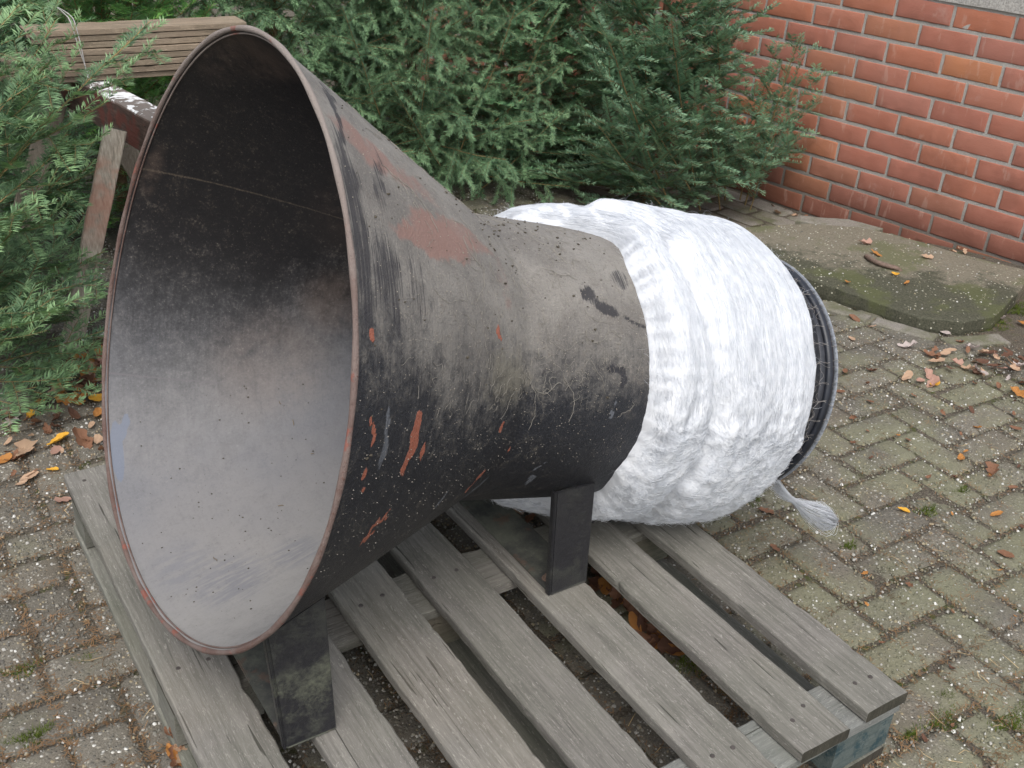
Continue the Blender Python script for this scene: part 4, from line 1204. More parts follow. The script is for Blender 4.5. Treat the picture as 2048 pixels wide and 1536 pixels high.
# gathered tuft hanging off the back
def tuft():
    parts = []
    r = random.Random(3)
    A = np.array([.985, .43, .205]); B = np.array([1.035, .385, .150]); C = np.array([1.115, .378, .116])
    for k in range(150):
        a = r.uniform(0, 2 * PI); q = r.random() ** .35
        e = np.array([0, math.cos(a), math.sin(a)]) * q
        n = 14; s = np.linspace(0, 1, n)[:, None]
        if k % 5 == 0: e = e * r.uniform(1.1, 1.6)
        wd = np.interp(s[:, 0], [0, .28, .5, .8, 1], [.014, .0040, .019, .030, .008])[:, None]
        path = A * (1 - s) ** 2 + 2 * B * s * (1 - s) + C * s ** 2
        P = path + e[None] * wd + np.array([n1(k * .3, s_ * 4, 2) * .003 for s_ in s[:, 0]])[:, None]
        if r.random() < .6:
            e2 = np.array([0, math.cos(a + .5), math.sin(a + .5)]) * q
            P = np.concatenate([P, (path[::-1] + e2[None] * wd[::-1])[:6]])
        parts.append(tube_np(P, .00034, 3))
    return joinVF(parts)
V, F = tuft()
o = mk_np('tuft', V, F, MAT_FIBRE, WRAP, True); tag(o, kind='stuff')

# ------------------------------------------------------------------ plant debris lying on the funnel
MAT_ROOT = simple('dry_rootlets', (.27, .25, .215), .9, .1, 60, .35)
MAT_CRUMB = simple('dirt_crumbs', (.075, .065, .05), .95, .1, 200, .5)
def surf_walk(t, deg, L, step=.004, curlf=.5, seed=0):
    r = random.Random(seed); P = []; h = r.uniform(0, 2 * PI); a = math.radians(deg)
    for k in range(max(4, int(L / step))):
        rr = float(hr(np.array(t), np.array(a)))
        P.append(hp_(np.array(t), np.array(a), np.array(rr + .0007 + .0012 * abs(n1(k * .3, seed)))))
        h += r.gauss(0, curlf); t += math.cos(h) * step; a += math.sin(h) * step / rr
        t = min(max(t, .012), .62)
    return np.array(P)
parts = []
for k in range(380):
    big = k < 22
    t = random.uniform(.10, .60) if k % 3 else random.gauss(.42, .1); dg = random.uniform(84, 172)
    t = min(max(t, .03), .6)
    L = random.uniform(.05, .13) if big else random.uniform(.012, .05)
    parts.append(tube_np(surf_walk(t, dg, L, .004, .35 if big else .7, k), random.uniform(.00025, .00045) if big else random.uniform(.00015, .0003), 4))
V, F = joinVF(parts)
DEB = empty('plant_debris', (.4, .5, .8)); tag(DEB, 'fine dry rootlets and dirt crumbs clinging to the top of the black funnel', 'debris', kind='stuff')
o = mk_np('rootlets', V, F, MAT_ROOT, DEB, True)
def crumbs(spec, mat, name, parent):
    Vs = []; Fs = []; off = 0
    base = bmesh.new(); bmesh.ops.create_icosphere(base, subdivisions=1, radius=1.0)
    bv = np.array([v.co[:] for v in base.verts]); bf = np.array([[v.index for v in f.verts] for f in base.faces]); base.free()
    for (p, r) in spec:
        v = bv * (1 + .35 * RNG.normal(0, 1, (len(bv), 1)).clip(-1, 1)) * r * np.array([1, RNG.uniform(.6, 1.2), .6])
        Vs.append(v + p); Fs.append(bf + off); off += len(v)
    return mk_np(name, np.concatenate(Vs), np.concatenate(Fs), mat, parent, False)
spec = []
for k in range(170):
    if k < 90: t = random.gauss(.40, .10); dg = random.gauss(103, 14)
    else: t = random.uniform(.03, .6); dg = random.uniform(80, 175)
    t = min(max(t, .02), .6); a = math.radians(dg); rr = float(hr(np.array(t), np.array(a)))
    spec.append((hp_(np.array(t), np.array(a), np.array(rr + .0006)), random.choice([.0009, .0013, .0018, .0026])))
crumbs(spec, MAT_CRUMB, 'crumbs', DEB)
spec = []
for k in range(2600):
    t = random.uniform(.01, .62); dg = random.uniform(78, 200); a = math.radians(dg); rr = float(hr(np.array(t), np.array(a)))
    spec.append((hp_(np.array(t), np.array(a), np.array(rr + .0002)), random.choice([.0004, .0005, .0006, .0009])))
crumbs(spec, simple('pale_grit', (.30, .27, .225), .9, .1, 300, .4), 'grit', DEB)
# crumbs and bits of bark lying inside the mouth
spec = []
for k in range(120):
    t = random.uniform(.02, .3); dg = random.uniform(-118, -35); a = math.radians(dg); rr = float(hr(np.array(t), np.array(a))) - .0035
    spec.append((hp_(np.array(t), np.array(a), np.array(rr)), random.choice([.0006, .0008, .0011, .0016])))
INS = empty('bark_crumbs', (.15, .6, .25)); tag(INS, 'scattered bark crumbs and bits of twig on the dusty floor of the funnel mouth', 'debris', kind='stuff')
crumbs(spec, MAT_CRUMB, 'crumbs', INS)
parts = []
for (t, dg, L, ang) in ((.27, -50, .012, 1.4), (.255, -42, .007, 1.9), (.22, -78, .010, 2.2), (.10, -88, .014, 1.3), (.285, -62, .006, 0)):
    a = math.radians(dg); P = []
    for k in range(7):
        rr = float(hr(np.array(t), np.array(a))) - .005
        P.append(hp_(np.array(t), np.array(a), np.array(rr))); t += math.cos(ang) * L / 7; a += math.sin(ang) * L / 7 / rr; ang += random.gauss(0, .25)
    parts.append(tube_np(np.array(P), .0007, 5))
V, F = joinVF(parts); mk_np('twig_bits', V, F, simple('bark_bits', (.16, .13, .095), .9, .1), INS, True)

# ------------------------------------------------------------------ sawhorse with planks
SAW = empty('sawhorse', (.3, 2.25, -.02))
tag(SAW, 'old wooden sawhorse with white paint splashes on its beam, behind the funnel mouth', 'sawhorse')
board('beam', (.345, 1.965, .515), (.255, 2.62, .515), .075, .10, [MAT_BEAM, WOOD_END], SAW, seed=71, n=40, bev=.005)
board('leg', (.245, 2.05, .53), (.045, 1.985, -.03), .052, .035, [MAT_LEG, WOOD_END], SAW, seed=72, n=30, up=(.2, 1, 0))
board('leg', (.355, 2.07, .50), (.50, 2.02, -.03), .062, .035, [WOOD_LEG, WOOD_END], SAW, seed=73, n=30, up=(.2, 1, 0))
board('leg', (.205, 2.52, .50), (.00, 2.60, -.04), .062, .035, [WOOD_LEG, WOOD_END], SAW, seed=74, n=30, up=(.2, 1, 0))
board('leg', (.305, 2.52, .50), (.54, 2.60, -.04), .062, .035, [WOOD_LEG, WOOD_END], SAW, seed=75, n=30, up=(.2, 1, 0))
board('brace', (.075, 1.965, -.0), (.60, 1.99, .0), .05, .022, [MAT_BEAM, WOOD_END], SAW, seed=76, n=20, up=(0, 1, 0))
pn = 8
names = ['topmost', 'second from the top', 'third from the top', 'fourth from the top', 'fifth from the top', 'third from the bottom', 'second from the bottom', 'bottom']
lefts = [.13, .14, .165, .18, .06, .02, -.03, -.02]
for k in range(pn):
    z = .567 + (pn - 1 - k) * .0172 + .0086
    yy = 2.44 + random.uniform(-.007, .007)
    o = board('plank', (lefts[k], yy, z), (.70 + random.uniform(-.03, .03), yy - .008, z), .10, .0150, [WOOD_PLANK, WOOD_END], None, seed=80 + k, n=60, bev=.0012, rough=.45)
    tag(o, 'thin weathered brown plank, ' + names[k] + ' of the stack on the sawhorse', 'plank', 'planks stacked on the sawhorse')
wp = np.array([(.235, 2.52, .742), (.232, 2.42, .745), (.238, 2.372, .735), (.25, 2.366, .66), (.262, 2.364, .60), (.272, 2.34, .555), (.285, 2.30, .575)])
tt = np.linspace(0, 1, 40); wpp = np.stack([np.interp(tt, np.linspace(0, 1, 7), wp[:, i]) for i in range(3)], -1)
for _ in range(3): wpp[1:-1] = (wpp[:-2] + 2 * wpp[1:-1] + wpp[2:]) / 4
V1 = tube_np(wpp, .0014, 5); V2 = tube_np(wpp + np.stack([.010 * np.sin(tt * 5), 0 * tt, 0 * tt], -1), .0014, 5)
V, F = joinVF([V1, V2]); o = mk_np('wire', V, F, simple('galvanised_wire', (.42, .40, .38), .45, .6, 50, .2), None, True)
tag(o, 'doubled loop of grey wire hung over the plank stack', 'wire')

# ------------------------------------------------------------------ conifers
def needle_mat(name, dark, light, gloss=.45):
    m = M(name, gloss, .45)
    t = m.attr('tone')
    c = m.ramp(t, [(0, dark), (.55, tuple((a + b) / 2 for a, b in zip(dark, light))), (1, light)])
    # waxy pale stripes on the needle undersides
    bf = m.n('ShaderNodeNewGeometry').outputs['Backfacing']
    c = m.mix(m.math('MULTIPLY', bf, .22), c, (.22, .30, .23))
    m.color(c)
    tr = m.n('ShaderNodeBsdfTranslucent'); m.l(c, tr.inputs['Color'])
    mx = m.n('ShaderNodeMixShader'); mx.inputs[0].default_value = .22
    m.l(m.b.outputs[0], mx.inputs[1]); m.l(tr.outputs[0], mx.inputs[2])
    m.l(mx.outputs[0], m.t.nodes['Material Output'].inputs['Surface'])
    return m.m
MAT_FIR = needle_mat('fir_needles', (.034, .100, .052), (.24, .44, .21))
MAT_FIRB = needle_mat('bright_fir_needles', (.035, .12, .030), (.20, .44, .10))
MAT_FIRC = needle_mat('light_fir_needles', (.042, .110, .045), (.30, .47, .20))
MAT_SPR = needle_mat('spruce_needles', (.045, .115, .058), (.27, .43, .22), .55)
MAT_BARK = simple('conifer_bark', (.15, .10, .06), .9, .1, 90, .35, .001)
MAT_TWIG = simple('young_twig_bark', (.23, .165, .075), .85, .15, 90, .3)

def norm(v): return v / (np.linalg.norm(v, axis=-1, keepdims=True) + 1e-12)
class Shoots:
    def __init__(s): s.P = []; s.r = []; s.age = []; s.up = []
    def add(s, P, r, age): s.P.append(P); s.r.append(r); s.age.append(age)
def polyline(p, d, L, K, droop, rise, rnd):
    """curved shoot of K nodes; droop bends down, rise bends up"""
    P = [np.array(p)]; d = np.array(d, float)
    for k in range(K - 1):
        d = d + np.array([0, 0, (rise - droop) / K]) + np.array([rnd.gauss(0, .03), rnd.gauss(0, .03), rnd.gauss(0, .025)])
        d = d / np.linalg.norm(d); P.append(P[-1] + d * L / (K - 1))
    return np.array(P)
def rot_about(v, ax, a):
    ax = ax / np.linalg.norm(ax)
    return v * math.cos(a) + np.cross(ax, v) * math.sin(a) + ax * (ax @ v) * (1 - math.cos(a))
def branch(sh, p, d, L, kind, rnd, order=1, up=np.array([0, 0, 1.0])):
    K = 9 if order == 1 else (5 if order == 2 else 4)
    if kind == 'fir': droop, rise = (.25, .35) if order == 1 else (.05, .12)
    else: droop, rise = (.15, .25) if order == 1 else ((.9, 0) if order == 2 else (.7, 0))
    P = polyline(p, d, L, K, droop, rise, rnd)
    sh.add(P, (.0032 if order == 1 else .0014 if order == 2 else .001) * (.6 + L), order)
    if order >= 3 or L < .05: return
    side0 = norm(np.cross(P[-1] - P[0], up))
    sp = (.058 if order == 1 else .062) if kind == 'fir' else (.066 if order == 1 else .11)
    s = (.10 if order == 1 else .25) * L + rnd.uniform(0, .02)
    seg = L / (K - 1); k = 0
    while s < L * .97:
        i = min(int(s / seg), K - 2); f = s / seg - i
        q = P[i] * (1 - f) + P[i + 1] * f; dd = norm(P[i + 1] - P[i])
        sd = 1 if k % 2 else -1
        upn = norm(np.cross(side0, dd))
        ax = norm(upn + np.array([rnd.gauss(0, .22) for _ in range(3)]))
        if kind == 'spruce' and order == 1: ax = norm(upn + side0 * rnd.gauss(0, .5))
        nd = rot_about(dd, ax, sd * rad(rnd.uniform(42, 62)))
        rem = L - s
        l2 = (.50 * rem + .075) * rnd.uniform(.8, 1.1) if order == 1 else (.55 * rem + .05) * rnd.uniform(.75, 1.1)
        l2 = min(l2, .26 if kind == 'fir' else .28) if order == 1 else max(l2, .055 if kind == 'spruce' else .03)
        branch(sh, q, nd, l2, kind, rnd, order + 1, upn)
        s += sp * rnd.uniform(.7, 1.3) * (1 if order == 1 else .9); k += 1
def conifer(name, base, H, Rr, kind, seed, label, dens=1.0, nlen=None, lean=(0, 0), zmax=1.0, mat=None, whorl=.105, nb=6, sector=None, quad=False, tone0=0.0, spread=1.0, group=None, extra=()):
    rnd = random.Random(seed); rg = np.random.default_rng(seed)
    sh = Shoots()
    bx, by = base; bz = float(gz(bx, by))
    root = empty(name, (bx, by, bz)); tag(root, label, 'tree', group)
    top = min(H, zmax)
    tp = np.array([[bx + lean[0] * z, by + lean[1] * z, bz + z] for z in np.linspace(0, top, 12)])
    tr = .020 * (1 - np.linspace(0, top, 12) / (H * 1.1)) + .003
    V, F = tube_np(tp, tr, 9); mk_np('trunk', V, F, MAT_BARK, root, True)
    z = .06
    while z < top:
        f = 1 - z / H
        for b in range(nb):
            az = 2 * PI * b / nb + rnd.uniform(-.4, .4) + z * 7
            if sector is not None:
                dlt = (az - sector[0] + PI) % (2 * PI) - PI
                if abs(dlt) > sector[1]: continue
            L = Rr * (f ** .75) * rnd.uniform(.72, 1.12)
            if L < .06: continue
            zz = float(sstep(.05, .35, z)); el = rnd.uniform(.0 + .3 * zz, .35 + .6 * zz) if kind == 'fir' else rnd.uniform(-.05, .40 + .6 * zz)
            d = np.array([math.cos(az) * math.cos(el), math.sin(az) * math.cos(el), math.sin(el)])
            p = np.array([bx + lean[0] * z, by + lean[1] * z, bz + z + rnd.uniform(-.03, .03)])
            branch(sh, p, d, L, kind, rnd)
        z += whorl * rnd.uniform(.8, 1.2)
    for (p, d, L) in extra: branch(sh, p, d / L, L, kind, rnd)
    # ---- needles, vectorised over all segments
    A = np.concatenate([P[:-1] for P in sh.P]); B = np.concatenate([P[1:] for P in sh.P])
    od = np.concatenate([np.full(len(P) - 1, a) for P, a in zip(sh.P, sh.age)])
    fr = np.concatenate([np.linspace(0, 1, len(P) - 1) for P in sh.P])
    rad_ = np.concatenate([np.linspace(r, r * .45, len(P))[:-1] for P, r in zip(sh.P, sh.r)])
    keep = (A[:, 2] > float(gz(bx, by)) - .005)
    A, B, od, fr, rad_ = A[keep], B[keep], od[keep], fr[keep], rad_[keep]
    Lg = np.linalg.norm(B - A, axis=1); Dr = (B - A) / Lg[:, None]
    # woody part: thin 3-sided prisms
    sidev = norm(np.cross(Dr, np.array([0, 0, 1.0]))); upv = np.cross(sidev, Dr)
    ks = np.arange(3) * 2 * PI / 3
    ringA = A[:, None] + rad_[:, None, None] * (np.cos(ks)[None, :, None] * sidev[:, None] + np.sin(ks)[None, :, None] * upv[:, None])
    ringB = B[:, None] + .85 * rad_[:, None, None] * (np.cos(ks)[None, :, None] * sidev[:, None] + np.sin(ks)[None, :, None] * upv[:, None])
    TV = np.concatenate([ringA, ringB], 1).reshape(-1, 3); nb_ = len(A)
    b = np.arange(nb_)[:, None] * 6
    TF = np.concatenate([np.stack([b[:, 0] + i, b[:, 0] + (i + 1) % 3, b[:, 0] + 3 + (i + 1) % 3, b[:, 0] + 3 + i], -1) for i in range(3)])
    mk_np('branches', TV, TF, MAT_TWIG, root, True)['kind'] = 'stuff'
    bare = (od == 1) & (fr < .22)
    per = (600 if kind == 'fir' else 1600) * dens
    cnt = rg.poisson(np.where(bare, 0, Lg * per))
    idx = np.repeat(np.arange(nb_), cnt); n = len(idx)
    u = rg.random(n)[:, None]; Pn = A[idx] * (1 - u) + B[idx] * u
    D = Dr[idx]; Sx = sidev[idx]; Ux = upv[idx]
    if kind == 'fir':
        nl_ = (nlen or .026); a = np.where(rg.random(n) < .5, 0, PI) + rg.normal(0, .30, n)
        el = np.abs(np.sin(a)); R_ = np.cos(a)[:, None] * Sx + (np.abs(np.sin(a)) * .9)[:, None] * Ux
        ang = rad(62) + rg.normal(0, .13, n); wn = .00155
    else:
        nl_ = (nlen or .0175); a = rg.uniform(0, 2 * PI, n)
        R_ = np.cos(a)[:, None] * Sx + np.sin(a)[:, None] * Ux
        ang = rad(48) + rg.normal(0, .15, n); wn = .00098
    N = norm(D * np.cos(ang)[:, None] + R_ * np.sin(ang)[:, None])
    ln = nl_ * rg.uniform(.7, 1.12, n) * np.clip(1.15 - .35 * (fr[idx] * u[:, 0]), .7, 1.2)
    ws = norm(np.cross(N, Ux + .2 * Sx))
    wd = wn * (1.25 if dens < .8 else 1.0) / math.sqrt(min(1, max(.35, dens)))
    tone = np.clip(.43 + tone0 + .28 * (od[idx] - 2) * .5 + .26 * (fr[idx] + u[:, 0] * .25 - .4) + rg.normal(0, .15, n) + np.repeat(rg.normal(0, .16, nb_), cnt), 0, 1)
    Bp = Pn + N * ln[:, None]
    if quad:
        Mid = Pn + N * (ln * .55)[:, None] + Ux * (ln * .05)[:, None]
        V = np.stack([Pn, Mid - ws * wd, Bp, Mid + ws * wd], 1).reshape(-1, 3)
        F = np.arange(4 * n).reshape(-1, 4); tv = np.repeat(tone, 4)
    else:
        V = np.stack([Pn - ws * wd, Pn + ws * wd, Bp], 1).reshape(-1, 3)
        F = np.arange(3 * n).reshape(-1, 3); tv = np.repeat(tone, 3)
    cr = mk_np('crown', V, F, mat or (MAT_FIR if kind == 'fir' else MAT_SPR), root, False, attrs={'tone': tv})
    cr['kind'] = 'stuff'
    return root, n
tot = 0
G_ = None
def raypt(px, py, Y):
    d = _R @ np.array([(px - 1024) / 2118, -(py - 768) / 2118, -1.0]); t = (Y - CAMP[1]) / d[1]
    return CAMP + t * d
EX = []
for (a, b, ya, yb) in (((-60, 420), (305, 50), 1.80, 1.86), ((-80, 330), (140, 60), 1.85, 1.9), ((-80, 470), (150, 300), 1.78, 1.72), ((-80, 560), (200, 340), 1.85, 1.85), ((-60, 640), (205, 560), 1.75, 1.78),
                       ((-60, 700), (120, 610), 1.70, 1.68), ((-60, 745), (200, 655), 1.80, 1.84), ((-60, 770), (190, 720), 1.72, 1.78), ((-60, 800), (130, 770), 1.68, 1.70), ((-60, 250), (90, 150), 1.75, 1.75), ((-80, 130), (60, 20), 1.8, 1.85)):
    p = raypt(*a, ya); q = raypt(*b, yb); EX.append((p, (q - p), float(np.linalg.norm(q - p))))
def sprays(L):
    out = []
    for (a, b, ya, yb) in L:
        p = raypt(*a, ya); q = raypt(*b, yb); out.append((p, q - p, float(np.linalg.norm(q - p))))
    return out
EXW = sprays([((1345, 430), (1205, 70), 2.22, 2.12), ((1400, 420), (1320, 60), 2.25, 2.12), ((1450, 400), (1455, 40), 2.3, 2.15), ((1490, 410), (1590, 75), 2.25, 2.1), ((1500, 420), (1565, 250), 2.2, 2.1),
              ((1330, 420), (1190, 260), 2.22, 2.15), ((1480, 400), (1540, 150), 2.25, 2.15), ((1380, 380), (1270, 190), 2.2, 2.1), ((1440, 420), (1400, 220), 2.2, 2.08)])
EXS = sprays([((930, 400), (1120, 40), 2.75, 2.6), ((900, 360), (1010, 5), 2.75, 2.6), ((840, 300), (860, 20), 2.75, 2.6), ((760, 230), (680, 20), 2.7, 2.6), ((880, 330), (760, 180), 2.7, 2.55),
              ((960, 380), (1150, 230), 2.7, 2.55), ((880, 400), (720, 290), 2.65, 2.5), ((980, 250), (1130, 130), 2.7, 2.55)])
MAT_FIRW = needle_mat('bluish_fir_needles', (.042, .115, .065), (.30, .48, .27))
GRP = 'cut christmas trees standing in the yard'
trees = [
 ('fir_tree', (-.27, 2.02), 1.5, .50, 'fir', 5, 'cut fir tree leaning in from the left edge, in front of the sawhorse', dict(dens=1.0, quad=True, lean=(.02, -.02), sector=(-.35, 1.9), extra=EX, nb=7, whorl=.09, mat=MAT_FIRC)),
 ('fir_tree', (-.10, 2.85), 1.6, .58, 'fir', 6, 'fir tree at the left edge behind the sawhorse and planks', dict(dens=.8, sector=(-1.0, 1.9), nb=8, whorl=.08)),
 ('fir_tree', (.46, 3.00), 1.5, .60, 'fir', 7, 'bright green fir tree standing right behind the plank stack', dict(dens=.8, mat=MAT_FIRB, sector=(-1.5, 1.7), nb=8, whorl=.08)),
 ('spruce_tree', (1.58, 3.00), 1.7, .72, 'spruce', 8, 'spruce tree with drooping twigs standing just above the funnel', dict(dens=.85, sector=(-2.2, 1.9), nb=9, whorl=.075, extra=EXS)),
 ('spruce_tree', (1.04, 3.02), 1.6, .60, 'spruce', 9, 'paler spruce tree between the plank stack and the middle spruce', dict(dens=.75, sector=(-1.9, 1.8), tone0=.1, nb=9, whorl=.075)),
 ('fir_tree', (2.36, 2.46), 1.4, .60, 'fir', 10, 'bluish green fir tree standing against the brick wall', dict(dens=1.0, quad=True, sector=(-2.2, 2.1), lean=(-.04, -.03), nb=7, whorl=.08, extra=EXW, mat=MAT_FIRW)),
 ('fir_tree', (2.05, 3.00), 1.6, .62, 'fir', 12, 'dark fir tree in the gap between the middle spruce and the wall fir', dict(dens=.75, sector=(-2.0, 1.9), nb=8, whorl=.08)),
 ('fir_tree', (2.42, 3.20), 1.6, .50, 'fir', 22, 'dark fir tree pressed against the wall behind the bluish one', dict(dens=.6, sector=(-2.0, 1.9), nb=8, whorl=.08)),
 ('fir_tree', (1.72, 3.55), 1.6, .55, 'fir', 23, 'dark fir tree squeezed behind the middle spruce', dict(dens=.5, sector=(-2.0, 1.6), nb=7, whorl=.09)),
 ('fir_tree', (.75, 3.8), 1.7, .66, 'fir', 13, 'bright fir tree in the second row above the planks', dict(dens=.5, mat=MAT_FIRB, sector=(-1.8, 1.6), nb=7, whorl=.09)),
 ('fir_tree', (1.40, 3.9), 1.7, .66, 'fir', 14, 'dark fir tree in the second row behind the spruces', dict(dens=.45, sector=(-1.9, 1.6), nb=7, whorl=.09)),
 ('fir_tree', (.15, 3.8), 1.7, .64, 'fir', 15, 'dark fir tree in the second row at the top left corner', dict(dens=.45, sector=(-1.6, 1.6), nb=7, whorl=.09)),
 ('fir_tree', (1.98, 3.95), 1.7, .64, 'fir', 16, 'dark fir tree in the second row nearest the wall', dict(dens=.4, sector=(-2.0, 1.6), nb=7, whorl=.09)),
 ('fir_tree', (1.05, 4.8), 1.9, .75, 'fir', 17, 'fir tree in the back row seen over the middle of the hedge of trees', dict(dens=.3, sector=(-1.9, 1.5), nb=6, whorl=.11)),
 ('fir_tree', (.35, 4.9), 1.9, .75, 'fir', 18, 'fir tree in the back row at the top left', dict(dens=.3, sector=(-1.7, 1.5), nb=6, whorl=.11)),
]
import time as _time
_t0 = _time.time()
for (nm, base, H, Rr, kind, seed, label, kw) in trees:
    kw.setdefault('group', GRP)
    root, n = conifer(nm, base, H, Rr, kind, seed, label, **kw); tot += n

# ------------------------------------------------------------------ fallen leaves
def leaf_material(i, col, col2):
    m = M('leaf_colour_%d' % i, .7, .3)
    n = m.noise(m.coord('Object'), 120, 4, .7)
    m.color(m.ramp(n, [(.3, col), (.7, col2)]))
    tr = m.n('ShaderNodeBsdfTranslucent'); tr.inputs['Color'].default_value = (*col2, 1)
    mx = m.n('ShaderNodeMixShader'); mx.inputs[0].default_value = .2
    m.l(m.b.outputs[0], mx.inputs[1]); m.l(tr.outputs[0], mx.inputs[2]); m.l(mx.outputs[0], m.t.nodes['Material Output'].inputs['Surface'])
    m.bump(n, .001, .5)
    return m.m
LEAFM = {'yellow': leaf_material(0, (.62, .30, .03), (.80, .45, .06)), 'orange': leaf_material(1, (.36, .15, .035), (.50, .23, .07)),
         'brown': leaf_material(2, (.17, .080, .045), (.28, .145, .085)), 'tan': leaf_material(3, (.38, .24, .15), (.55, .38, .26)),
         'darkbrown': leaf_material(4, (.085, .040, .025), (.16, .08, .05)), 'pale': leaf_material(5, (.40, .33, .30), (.58, .50, .46)), 'pink': leaf_material(6, (.36, .20, .15), (.50, .31, .24))}
def leaf_mesh(kind, seed, cup):
    r = random.Random(seed); n = 30; pts = []
    for k in range(n):
        a = 2 * PI * k / n
        if kind == 'oval': x = math.cos(a); y = .50 * math.sin(a) * (1 + .12 * math.cos(a)); 
        else:
            lob = 1 + .30 * math.cos(a * 7 + .4) * (.4 + .6 * abs(math.sin(a)))
            x = math.cos(a) * (1 + .06 * math.sin(a * 5)); y = .52 * math.sin(a) * lob * (1.0 + .3 * math.cos(a))
        pts.append((x + r.gauss(0, .02), y + r.gauss(0, .02)))
    tw = r.uniform(-.5, .5); cx = r.uniform(.3, 1) * cup; cy = r.uniform(.3, 1.3) * cup
    def zf(x, y): return cx * .28 * x * x + cy * .9 * y * y + tw * x * y * .6 * cup + .06 * n1(x * 3, y * 3, seed) * (1 + cup)
    V = []; F = []
    for f in (1.0, .66, .33):
        for (x, y) in pts: V.append((x * f, y * f, zf(x * f, y * f) + (.04 * r.random() if f == 1 else 0)))
    V.append((0, 0, zf(0, 0)))
    for q in range(2):
        for k in range(n):
            k2 = (k + 1) % n; F.append((q * n + k, q * n + k2, (q + 1) * n + k2, (q + 1) * n + k))
    for k in range(n): F.append((2 * n + k, 2 * n + (k + 1) % n, 3 * n))
    # stalk
    b = len(V); V += [(-.98, -.02, .03), (-.98, .02, .03), (-1.35, .05, .10), (-1.35, .02, .10)]; F.append((b, b + 1, b + 2, b + 3))
    me = bpy.data.meshes.new('leaf'); me.from_pydata(V, [], F); me.polygons.foreach_set('use_smooth', [True] * len(me.polygons)); me.update()
    return me
LM = {}
for kind in ('oval', 'oak'):
    for v in range(4):
        for cn, cm in LEAFM.items():
            me = leaf_mesh(kind, v * 13 + (0 if kind == 'oval' else 5), (.3, .8, 1.3, 1.8)[v]); me.materials.append(cm); LM[(kind, v, cn)] = me
def leaf(x, y, z, size, kind, colr, label, group=None, tilt=.25, seed=0):
    r = random.Random(seed)
    o = bpy.data.objects.new('fallen_leaf', LM[(kind, r.randrange(4), colr)]); COL.objects.link(o)
    o.location = (x, y, z + .004 + size * .12 * tilt); o.scale = (size / 2,) * 3
    o.rotation_euler = (r.gauss(0, tilt), r.gauss(0, tilt), r.uniform(0, 2 * PI))
    tag(o, label, 'leaf', group); return o
def groundpt(px, py, z=None):
    d = _R @ np.array([(px - 1024) / 2118, -(py - 768) / 2118, -1.0])
    zz = -.02 if z is None else z
    for _ in range(3):
        t = (zz - CAMP[2]) / d[2]; P = CAMP + t * d
        if z is None: zz = float(gz(P[0], P[1]))
    return P
